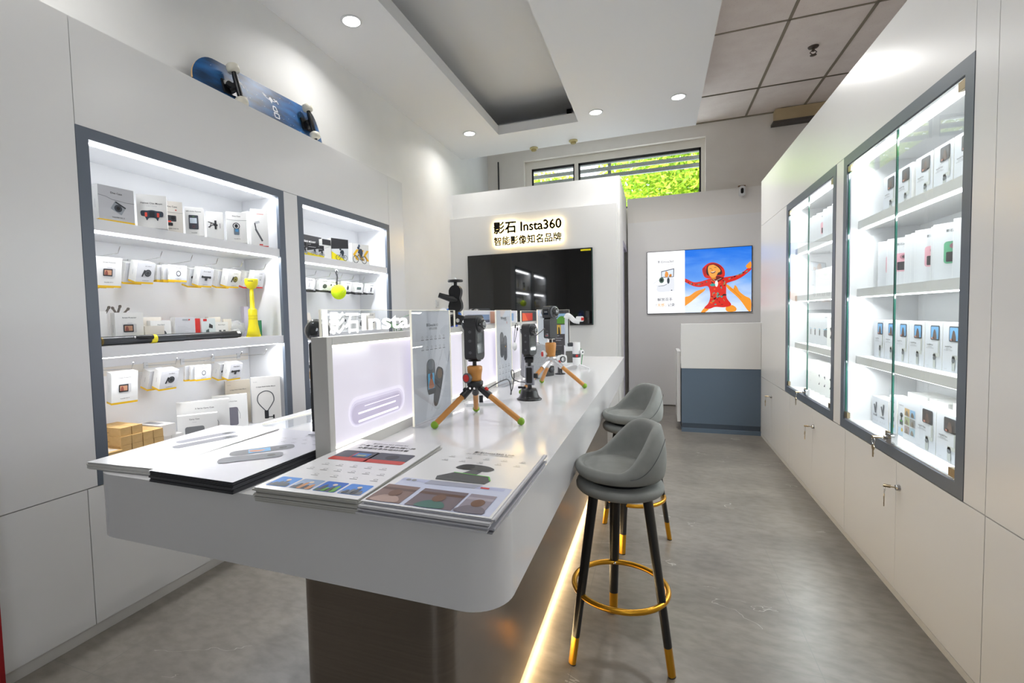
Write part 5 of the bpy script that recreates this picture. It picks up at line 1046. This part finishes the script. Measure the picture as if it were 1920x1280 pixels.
def pbox(name, label, cat, loc, rz, w, d, h, art=None, body=PAPER, band=None, bh=.014, group=None, tilt=0, top=False, side=True, face=None):
    # a carton: origin at its front left bottom corner (or top when hung); print faces -y
    b = MB(); z0 = -h if top else 0
    if band: b.box(0, w, 0, d, z0, z0+bh, band).box(0, w, 0, d, z0+bh, z0+h, body)
    else: b.box(0, w, 0, d, z0, z0+h, body)
    P0 = b.P; b.P = lambda u, v, k: P0(u, v+z0, k)
    if face: b.dr(.0008, w-.0008, bh if band else .0008, h-.0008, face, .4)
    if art: art(b, w, h)
    if side:
        b.P = lambda u, v, k: (-.0006*k, d*.5-u, v+z0)
        b.dl([(0, h*.38), (0, h*.62)], .003, INKL, 1)
    o = b.build(name, None, loc, (radians(tilt), 0, rz)); tag(o, label, cat, group); return o
LA = lambda a: radians(a)
S1 = 1.8815
g = 'boxes on the top shelf of the nearer left cabinet'
for lab, x, y, a, w, d, h, art, kw in (
    ('grey dive case box with yellow base, leftmost on the top shelf', -2.425, 1.478, 86, .156, .05, .172, a_dive, dict(band=YBAND, face=SHADE)),
    ('white helmet chin mount box with black and red strap picture', -2.425, 1.652, 50, .126, .055, .165, a_helmet, {}),
    ('narrow box with red and black camera picture, third on the top shelf', -2.445, 1.800, 62, .092, .05, .168, a_divered, dict(face=pm('warm_face', '#d9d4cc', .4))),
    ('white box with a small remote control picture', -2.430, 1.915, 46, .088, .045, .155, a_remote, {}),
    ('white box with a black bracket picture between remote and dive case boxes', -2.435, 2.052, 46, .086, .05, .158, a_clamp, {}),
    ('white dive case box with round framed camera, second from right on the top shelf', -2.435, 2.190, 52, .110, .05, .185, a_dive2, {}),
    ('tall white box with a grey selfie stick picture, front right of the top shelf', -2.430, 2.372, 50, .100, .045, .236, a_stick, dict(band=RBAND, bh=.004))):
    pbox('product_box', lab, 'box', (x, y, S1), LA(a), w, d, h, art, group=g, **kw)
pbox('product_box', 'tall white box standing behind the selfie stick box on the top shelf', 'box', (-2.52, 2.43, S1), LA(86), .10, .05, .24, None, band=RBAND, bh=.004, group=g)
pbox('product_box', 'white box standing behind the narrow red camera box on the top shelf', 'box', (-2.515, 1.80, S1), LA(80), .12, .05, .18, None, group=g)
# ---- hanging goods on wire hooks
def hook(y, z, lab, grp, x0=-2.688, x1=-2.455):
    t = thing('display_hook', lab, 'hook', (x0, y, z), L90, grp)
    MB().tube([(0, 0, 0), (0, -(x1-x0), .012), (0, -(x1-x0)-.018, .045)], .0022, CHROME, 8).build('wire_prong', t)
    MB().rbox(-.012, .012, -.004, .004, -.018, .018, .003, WHITEP, 'y').build('wall_plate', t)
def hung(y, x, z, a, w, d, h, n, art, lab, band, grp, tilt=17, body=PAPER, gap=.010, face=SHADE):
    od = ['front', 'second', 'third', 'rearmost']
    for i in range(n):
        dd = i*(d+gap)/cos(radians(tilt)); ang = LA(a); fw = Vector((-sin(ang), cos(ang)))
        pbox('hanging_box', lab % (od[i] if i < n-1 or n == 1 else od[min(i, 3)] if i > 1 else 'rear'), 'box', (x+fw.x*dd, y+fw.y*dd-.016*i, z), ang, w, d, h, art, band=band, group=grp, tilt=tilt, top=True, body=body, bh=.010, face=face)
g1, h1 = 'boxes hanging in the upper row of the nearer left cabinet', 'wire hooks in the upper row of the nearer left cabinet'
hung(1.492, -2.485, 1.724, 86, .112, .022, .146, 4, a_screen, '%s hanging screen protector box, upper row at the far left', YBAND, g1, 10, face=None)
hung(1.690, -2.495, 1.716, 88, .092, .058, .112, 2, a_touch, '%s hanging box with a black round mount picture, upper row', YBAND, g1)
hung(1.862, -2.495, 1.720, 86, .096, .018, .092, 4, a_ring, '%s hanging box with a lens ring picture, upper row', YBAND, g1, 6, gap=.012)
hung(2.050, -2.495, 1.715, 88, .088, .054, .112, 2, a_cross, '%s hanging box with a black bar mount picture, upper row', YBAND, g1)
hung(2.246, -2.495, 1.718, 88, .090, .056, .110, 2, a_touch2, '%s hanging box with an olive round mount picture, upper row', YBAND, g1)
hung(2.452, -2.495, 1.728, 88, .084, .052, .112, 2, a_strap, '%s hanging red based box with a lanyard picture, upper row right end', RBAND, g1)
ORD = ['leftmost', 'second', 'third', 'fourth', 'fifth', 'rightmost']
for i, y in enumerate((1.57, 1.78, 1.955, 2.12, 2.30, 2.49)): hook(y, 1.733, ORD[i] + ' wire hook of the upper row in the nearer left cabinet', h1)
g2, h2 = 'boxes hanging in the lower row of the nearer left cabinet', 'wire hooks in the lower row of the nearer left cabinet'
hung(1.535, -2.500, 1.160, 80, .115, .05, .160, 1, a_screen, '%s hanging screen protector box, lower row at the left', YBAND, g2, 8, face=None)
hung(1.785, -2.500, 1.140, 88, .098, .058, .112, 2, a_touch, '%s hanging box with a black round mount picture, lower row', YBAND, g2)
hung(1.992, -2.500, 1.148, 82, .088, .018, .090, 3, a_ring, '%s hanging box with a lens ring picture, lower row', YBAND, g2, 6, gap=.012)
hung(2.228, -2.500, 1.132, 88, .090, .056, .108, 2, a_cross, '%s hanging box with a black bar mount picture, lower row', YBAND, g2)
for i, y in enumerate((1.60, 1.83, 2.05, 2.26, 2.46)): hook(y, 1.165, ['leftmost', 'second', 'third', 'fourth', 'empty rightmost'][i] + ' wire hook of the lower row in the nearer left cabinet', h2)
tag(MB().box(-.005, .0, -.52, .465, -.022, .022, PAPERW).build('label_rail', None, (-2.689, 2.08, 1.155)), 'cream label rail behind the lower row of hanging boxes', 'rail')
# ---- middle shelf of the nearer cabinet
S2 = 1.2995; gm = 'small boxes on the middle shelf of the nearer left cabinet'
for lab, x, y, a, w, d, h, art, kw in (
    ('plain white box at the far left of the middle shelf', -2.52, 1.452, 84, .085, .06, .165, None, {}),
    ('white screen protector box standing on the middle shelf behind the pole', -2.49, 1.560, 84, .128, .04, .158, a_screen, {}),
    ('cream box with a hanging slot behind the small round mount box', -2.575, 1.735, 88, .115, .03, .135, None, dict(body=PAPERW)),
    ('white box with a grey disc picture on the middle shelf', -2.535, 1.765, 88, .110, .03, .115, a_round, {}),
    ('low pale card tray in front of the grey disc box', -2.485, 1.700, 86, .098, .03, .088, None, dict(body=PAPERW)),
    ('white box turned to show its printed back, middle of the middle shelf', -2.525, 1.895, 88, .120, .04, .132, a_back, dict(face=SHADE)),
    ('thin red box standing left of the white case box, the left of two', -2.55, 2.025, 86, .024, .05, .122, None, dict(body=RED)),
    ('white box with dark clip pictures right beside the red boxes', -2.54, 2.072, 88, .092, .03, .124, a_redcase, dict(face=pm('cool_face', '#cfd8d8', .4))),
    ('white box with two small mount pictures on the middle shelf', -2.545, 2.170, 88, .090, .035, .100, a_mounts, {}),
    ('cream box peeking out behind the two mounts box', -2.60, 2.170, 88, .085, .03, .132, None, dict(body=PAPERW)),
    ('cream card leaning right of the two mounts box', -2.585, 2.265, 88, .060, .012, .118, None, dict(body=PAPERW)),
    ('tall pale lilac box standing behind the yellow float handle', -2.60, 2.445, 88, .035, .03, .20, None, dict(body=pm('lilac_card', '#d5d0e2', .4))),
    ('small green pack standing right of the yellow float handle', -2.52, 2.455, 88, .055, .03, .105, a_label, dict(body=pm('green_card', '#1f7a50', .4)))):
    pbox('product_box', lab, 'box', (x, y, S2), LA(a), w, d, h, art, group=gm, **kw)
pbox('product_box', 'thin red box standing left of the white case box, the right of two', 'box', (-2.55, 2.051, S2), LA(86), .019, .05, .124, None, group=gm, body=RED)
BAG = pm('clear_bag_plastic', '#d6d8da', .2, alpha=.55)
for lab, p, r, s in (('crumpled clear plastic bag at the back right of the middle shelf', (-2.595, 2.37, S2), .055, .9), ('smaller clear plastic bag in front of the larger one', (-2.52, 2.30, S2), .036, .7)):
    b = MB(); rn = random.Random(lab); vs = []
    for i in range(8):
        for j in range(14):
            a = 2*pi*j/14; q = pi*i/7; k = 1+rn.uniform(-.16, .16); vs.append((r*.6*sin(q)*cos(a)*k, r*1.3*sin(q)*sin(a)*k, max(.001, r*s*(1-cos(q))*k)))
    b.add(vs, [(i*14+j, i*14+(j+1) % 14, (i+1)*14+(j+1) % 14, (i+1)*14+j) for i in range(7) for j in range(14)], BAG, True)
    tag(b.build('plastic_bag', None, p), lab, 'bag', 'plastic bags on the middle shelf')
for i, (y, z, a) in enumerate(((1.585, .175, 60), (1.615, .172, 120), (1.640, .18, 70), (1.675, .17, 45))):
    tag(MB().rbox(-.004, .004, -.003, .003, -.035, .02, .003, C('#5d5550'), 'y').ring(0, .012, .004, .008, C('#5d5550'), 0).build('small_clip', None, (-2.58, y, S2+z), (0, radians(90-a), L90)), ['leftmost', 'second', 'third', 'rightmost'][i] + ' of four small brown clips poking up behind the screen protector box', 'clip', 'small brown clips')
t = thing('selfie_pole', 'long black telescopic pole with yellow band lying on the middle shelf', 'pole', (-2.412, 1.44, S2+.0225), radians(91))
MB().cyl((0, 0, 0), (.42, 0, 0), .0215, pm('pole_graphite', '#33363b', .28, .2)).build('lower_tube', t); MB().cyl((.42, 0, 0), (.66, 0, 0), .0205, pm('pole_black', '#222428', .35)).build('grip', t)
MB().cyl((.66, 0, 0), (.78, 0, 0), .0215, BLACK).cyl((.785, 0, 0), (.80, 0, 0), .019, BLACK).build('end_section', t)
b = MB(); b.add([(.765+.02*cos(a)*0, -.0218*cos(q), .0218*sin(q)) for a in (0,) for q in (.2, .6, 1.0)] + [(.79, -.0218*cos(q), .0218*sin(q)) for q in (.2, .6, 1.0)], [(0, 1, 4, 3), (1, 2, 5, 4)], PAPER); b.build('label', t)
MB().cyl((.232, 0, 0), (.262, 0, 0), .0225, YEL, n=24).build('yellow_band', t); MB().tube([(.15, -.018, .012), (.17, -.02, .012), (.235, -.018, .010)], [.006, .011, .013], BLACK, 12).sphere((.148, -.018, .012), .006, CHROME, 10).build('locking_lever', t)
MB().cyl((-.004, 0, 0), (.004, 0, 0), .0222, pm('brass_end', '#6e5d2c', .4, .5), n=24).build('end_ring', t)
t = thing('float_handle', 'bright yellow floating hand grip standing on the middle shelf', 'handle', (-2.44, 2.362, S2), radians(40))
b = MB().rbox(-.042, .042, -.022, .022, 0, .012, .008, YEL); b.lathe([(0, .01), (.041, .012), (.036, .04), (.029, .08), (.027, .12), (.027, .172), (.023, .178), (.015, .182), (.013, .24), (.012, .31), (0, .31)], YEL, n=24); b.build('float_body', t)
MB().lathe([(.012, .305), (.028, .315), (.038, .335), (.040, .350), (.040, .368), (.036, .372), (0, .372)], YEL, n=28).build('camera_cup', t)
b = MB(); b.P = lambda u, v, k: (u, -.0405, v); b.dr(-.018, .014, .353, .358, INK, 1); b.build('slot', t)
b = MB()
for z in (.115, .135): b.tube([(.0275*cos(2*pi*i/24), .0275*sin(2*pi*i/24), z) for i in range(24)], .0012, C('#c8ba18'), 6, closed=True)
b.build('grip_groove', t)
# ---- bottom of the nearer cabinet
S3 = .7205; gk = 'kraft cartons stacked at the bottom left of the nearer left cabinet'
KL, KW, KH = .19, .052, .043
def kraft(i, y, z, lab, x0=-2.45):
    b = MB().box(-KL, 0, 0, KW-.001, 0, KH-.001, KRAFT); b.P = lambda u, v, k: (u, -.0006*k, v); b.text('Boom', -.10, .012, C('#6b5428'), w=.03, k=1)
    tag(b.build('kraft_carton', None, (x0, y, z)), lab, 'carton', gk)
rows = (('bottom row', 0, (1.525, 1.58, 1.635, 1.69)), ('second row', 1, (1.525, 1.58, 1.635, 1.69)), ('third row', 2, (1.527, 1.58, 1.635, 1.688)), ('top row', 3, (1.533, 1.588)))
for nm, r, ys in rows:
    for i, y in enumerate(ys): kraft(i, y, S3+r*KH, ['nearest', 'second', 'third', 'farthest'][i if i < len(ys)-1 else 3] + ' kraft carton in the ' + nm + ' of the stack', -2.45-(.008 if r == 3 else 0))
# papers over two of the lower kraft cartons
pbox('product_box', 'flat kraft carton with a white shipping label beside the kraft stack, left', 'box', (-2.42, 1.438, S3), LA(86), .075, .16, .075, None, body=KRAFT, group='flat kraft cartons'); 
tag(MB().box(-.12, 0, 0, .06, 0, .001, PAPERW).build('shipping_label', None, (-2.44, 1.446, S3+.0755)), 'white shipping label on the flat kraft carton', 'label')
gw = 'plain white cartons at the bottom of the nearer left cabinet'
def wcart(x, y, z, l, w, h, lab, txt=False):
    b = MB().box(-l, 0, 0, w-.001, 0, h-.001, pm('white_carton', '#dddbd8', .5))
    if txt: b.P = lambda u, v, k: (u, -.0006*k, v); b.text('Boom', -.10, .02, INK, w=.03, k=1); b.P = lambda u, v, k: (v, u, h-.001+.0006*k); b.dr(.02, .06, -.17, -.05, C('#8f8f94'), 1, .006)
    tag(b.build('white_carton', None, (x, y, z)), lab, 'carton', gw)
wcart(-2.50, 1.745, S3, .18, .075, .065, 'plain white carton on the shelf floor beside the kraft stack')
wcart(-2.50, 1.822, S3, .18, .068, .065, 'plain white carton on the shelf floor, right of the first white one')
wcart(-2.49, 1.755, S3+.0655, .20, .085, .066, 'white carton with a grey picture on its lid, on top of the two plain ones', True)
wcart(-2.49, 1.745, S3+.132, .01, .01, .002, 'small white paper tab on the upper white carton') if 0 else None
for lab, x, y, a, w, d, h, art, kw in (
    ('white carry case box with grey pouch picture and red edge, front of the bottom shelf', -2.545, 1.89, 50, .20, .045, .150, a_carry, dict(band=None)),
    ('larger white carry case box behind the smaller one', -2.60, 1.93, 50, .27, .045, .215, a_xcase, {}),
    ('white carry case box standing behind the larger carry case box', -2.630, 2.19, 50, .20, .035, .21, a_xcase, {}),
    ('white neck holder box with a black loop mount picture', -2.52, 2.395, 48, .18, .035, .305, a_neck, dict(face=pm('warm_face2', '#d5d3cf', .45))),
    ('cream neck holder box half hidden behind the front one', -2.65, 2.311, 60, .15, .03, .29, a_neck, dict(body=PAPERW, face=pm('cream_face', '#d8cfbf', .5)))):
    pbox('product_box', lab, 'box', (x, y, S3), LA(a), w, d, h, art, group='tall boxes at the bottom right of the nearer left cabinet', side=False, **kw)
# ---- farther left cabinet
S4 = 1.8725; gb = 'bicycle mount boxes on the top shelf of the farther left cabinet'
for lab, x, y, a, w, d, h, art in (
    ('wide black and grey box at the back left of the bicycle boxes', -2.505, 2.835, 88, .30, .04, .175, a_bikeK),
    ('small black box with a rider, leftmost in front of the bicycle boxes', -2.43, 2.822, 82, .055, .03, .098, a_bikeK),
    ('small black box with a rider, second from the left in front', -2.425, 2.882, 76, .100, .03, .100, a_bikeK),
    ('small black box with a rider, third from the left in front', -2.425, 2.995, 74, .060, .03, .094, a_bikeK),
    ('narrow black and grey box with a stick picture left of the yellow rider box', -2.46, 3.10, 82, .09, .035, .160, a_stickK),
    ('black and yellow box with a cyclist picture', -2.455, 3.202, 72, .165, .045, .182, a_bikeY),
    ('white box with a large cyclist and orange arrows, right end', -2.45, 3.475, 80, .205, .03, .178, a_bikeW)):
    pbox('bicycle_box', lab, 'box', (x, y, S4), LA(a), w, d, h, art, group=gb, side=False)
g3, h3 = 'black based boxes hanging in the farther left cabinet', 'wire hooks in the farther left cabinet'
for i, (y, a, w, n, nm) in enumerate(((2.945, 88, .098, 3, 'twin sticks'), (3.115, 78, .086, 3, 'dark block'), (3.222, 88, .090, 2, 'two round pads'), (3.425, 80, .084, 3, 'dark oval'), (3.590, 82, .086, 3, 'green bar'), (3.785, 84, .088, 3, 'dark strap'))):
    hung(y, -2.50, 1.716, a, w, .050, .094, n, a_gad(i), '%s hanging white box with a ' + nm + ', farther left cabinet', KBAND, g3, 12, face=C('#d2d3d4'))  # grey face has shading put into its colour so the boxes stand out
for i, y in enumerate((2.99, 3.16, 3.31, 3.47, 3.63, 3.83)): hook(y, 1.728, ORD[i] + ' wire hook in the farther left cabinet', h3)
t = thing('ball_keyring', 'lime yellow tennis ball hanging by a black cord in the farther left cabinet', 'ball', (-2.43, 3.243, 1.62))
BALL = noise_mat('tennis_felt', '#c8e80e', '#d6f21e', 120, .9, bump=.3)
MB().sphere((0, 0, 0), .060, BALL, 24).build('ball', t)
MB().tube([(.0602*cos(a)*.8+.012, .0602*sin(a)*.72, .03*sin(2*a)+.02) for a in [2*pi*i/32 for i in range(32)]], .0015, C('#e6f29a'), 6, closed=True).build('seam', t)
MB().tube(smooth_open([(0, -.02, .055), (-.005, -.012, .09), (-.01, .0, .13), (-.015, .012, .165), (-.015, -.004, .18), (-.012, -.012, .16), (-.008, .0, .12), (-.004, -.026, .07)], 5), .006, BLACK, 8).build('cord', t)
# things on the lower shelf of the farther cabinet, glimpsed beside and through the header
t = thing('tablet_stand', 'white A shaped stand on the middle shelf of the farther left cabinet', 'stand', (-2.50, 2.86, 1.2995), L90)
MB().prism([(0, 0), (.03, 0), (.06, .10), (.10, .10), (.13, 0), (.165, 0), (.11, .155), (.05, .155)], 'y', 0, .05, PAPERW).build('frame', t)
for i, (y, w, h, c) in enumerate(((3.05, .14, .075, PAPERW), (3.22, .10, .11, PAPER), (3.36, .13, .14, PAPER), (3.55, .16, .12, PAPER), (3.74, .12, .15, PAPERW))):
    pbox('product_box', ['low cream box', 'white box with a dark outline picture', 'white box standing mid shelf', 'wide white box', 'cream box at the right end'][i] + ' on the middle shelf of the farther left cabinet', 'box', (-2.49, y, 1.2995), L90, w, .05, h, a_gad(i), body=c, group='boxes on the middle shelf of the farther left cabinet')
for i, (y, w, h, a) in enumerate(((2.82, .13, .15, a_redcase), (2.98, .15, .14, a_carry), (3.2, .16, .18, None), (3.45, .14, .16, None))):
    pbox('product_box', ['white box with red print', 'white box with grey pouch picture', 'plain white box', 'plain white box at the right'][i] + ' on the lower shelf of the farther left cabinet', 'box', (-2.48, y, .9555), L90, w, .05, h, a, band=RBAND, bh=.008, group='boxes on the lower shelf of the farther left cabinet')
pbox('kraft_carton', 'small kraft carton on the lower shelf of the farther left cabinet', 'carton', (-2.43, 2.88, .9555), L90, .05, .05, .055, a_label, body=KRAFT)
t = thing('receipt_printer', 'black device with a white disc at the bottom of the farther left cabinet', 'printer', (-2.45, 2.83, .7205), L90)
MB().rbox(0, .22, 0, .20, 0, .17, .012, BLACK, 'y').build('housing', t); MB().cyl((.11, -.012, .11), (.11, -.001, .11), .055, WHITEP).build('roll', t)
# ================================================================== right cabinets
def rbx(name, lab, x, y, z, extra, w, d, h, art, grp, body=PAPER, face=None): pbox(name, lab, 'box', (x, y, z), R90+radians(extra), w, d, h, art, group=grp, body=body, side=False, face=face)
gA = 'stabiliser boxes, top shelf, nearer right cabinet'; OD = ['farthest', 'second farthest', 'third', 'fourth', 'nearest']
for i, y in enumerate((3.335, 3.170, 2.978, 2.815, 2.655)): rbx('product_box', OD[i] + ' white box with a dark phone picture, top shelf, nearer right cabinet', 1.195, y, 1.9085, 0, .152, .055, .205, a_flow('#4a4a4c'), gA, face=pm('pale_blue_face', '#d8dce4', .35))
gB = 'camera bags, second shelf, nearer right cabinet'
for i, (y, c1, c2) in enumerate(((3.405, '#cf9aa6', '#a3707c'), (3.290, '#cf9aa6', '#a3707c'), (3.140, '#cf9aa6', '#a3707c'), (3.075, '#cf9aa6', '#a3707c'), (2.985, '#cf9aa6', '#a3707c'), (2.885, '#4a8466', '#3a644e'), (2.82, '#559a78', '#8a5a68'), (2.66, '#559a78', '#8a5a68'))):
    rbx('product_box', ['farthest', 'second farthest', 'third', 'fourth', 'fifth', 'sixth', 'seventh', 'nearest'][i] + (' white pack with a pink camera' if i < 5 else ' white pack with a green camera') + ', second shelf, nearer right cabinet', 1.20+(.02 if i in (2, 3, 5) else 0), y, 1.5075, 38, .150, .03, .262, a_pink(c1, c2), gB, face=C('#c9ccd0'))
gC = 'stabiliser boxes, third shelf, nearer right cabinet'
for i, y in enumerate((3.422, 3.285, 3.150, 3.010, 2.857, 2.707)): rbx('product_box', ['farthest', 'second farthest', 'third', 'fourth', 'fifth', 'nearest'][i] + ' white box with a bright phone picture, third shelf, nearer right cabinet', 1.195, y, 1.1055, 0, .134+.012*(i > 2), .06, .216, a_flow('#6aa6d6'), gC, face=MATS['pale_blue_face'])
gD = 'boxes, bottom of nearer right cabinet'; B0 = .7145
for lab, y, w, h, art, x in (('low white box with four dark stick cameras', 3.428, .205, .160, a_vstick, 1.195), ('tall box with a webcam picture, the left of two', 3.210, .082, .200, a_link, 1.195), ('tall box with a webcam picture, the right of two', 3.122, .078, .198, a_link, 1.20), ('tall white box with six small photos', 3.040, .132, .215, a_six, 1.19), ('white box with dark phone picture, second from corner', 2.900, .178, .212, a_flow('#3c3634'), 1.185), ('white box with dark phone picture, near corner', 2.718, .178, .210, a_flow('#3c3634'), 1.185)):
    rbx('product_box', lab + ', bottom of nearer right cabinet', x, y, B0, 0, w, .06, h, art, gD, face=MATS['pale_blue_face'])
for i, (y, w, h) in enumerate(((3.2, .2, .22), (2.98, .16, .222), (2.78, .25, .235))): rbx('product_box', ['left', 'middle', 'right'][i] + ' plain white box behind the front row, bottom of nearer right cabinet', 1.27, y, B0, 0, w, .12, h, None, gD)
gE = 'packs, top shelf, farther right cabinet'
for i, y in enumerate((4.765, 4.670, 4.56, 4.395, 4.30, 4.20)): rbx('product_box', ['farthest', 'second farthest', 'third', 'fourth', 'fifth', 'nearest'][i] + ' white pack with a pink camera, top shelf, farther right cabinet', 1.20, y, 1.9085, 34, .14, .03, .245, a_pink('#cf9aa6', '#a3707c'), gE, face=C('#c9ccd0'))
gF = 'boxes on the second shelf of the farther right cabinet'
for i, y in enumerate((4.6, 4.42, 4.24)): rbx('product_box', ['farthest', 'middle', 'nearest'][i] + ' white pack on the second shelf of the farther right cabinet', 1.21, y, 1.5075, 10, .13, .05, .2, None, gF)
gG = 'packs, farther right cabinet'
for i, y in enumerate((4.77, 4.66, 4.545, 4.43)): rbx('product_box', ['farthest', 'second farthest', 'third', 'nearest'][i] + ' white pack with a grey diamond picture in the farther right cabinet', 1.20, y, 1.1055, 30, .13, .03, .25, a_diamond, gG, face=C('#c9ccd0'))
for i, y in enumerate((4.27, 4.12)): rbx('product_box', ['farther', 'nearer'][i] + ' of two packs with a red and black picture, farther right cabinet', 1.20, y, 1.1055, 12, .13, .04, .24, a_redcam, gG)
gH = 'boxes, bottom of farther right cabinet'
for i, y in enumerate((4.775, 4.66, 4.56, 4.43, 4.30, 4.16)): rbx('product_box', ['farthest', 'second farthest', 'third', 'fourth', 'fifth', 'nearest'][i] + ' white box with a red and black camera, bottom of farther right cabinet', 1.20, y, B0, 28, .135, .035, .25, a_redcam, gH)
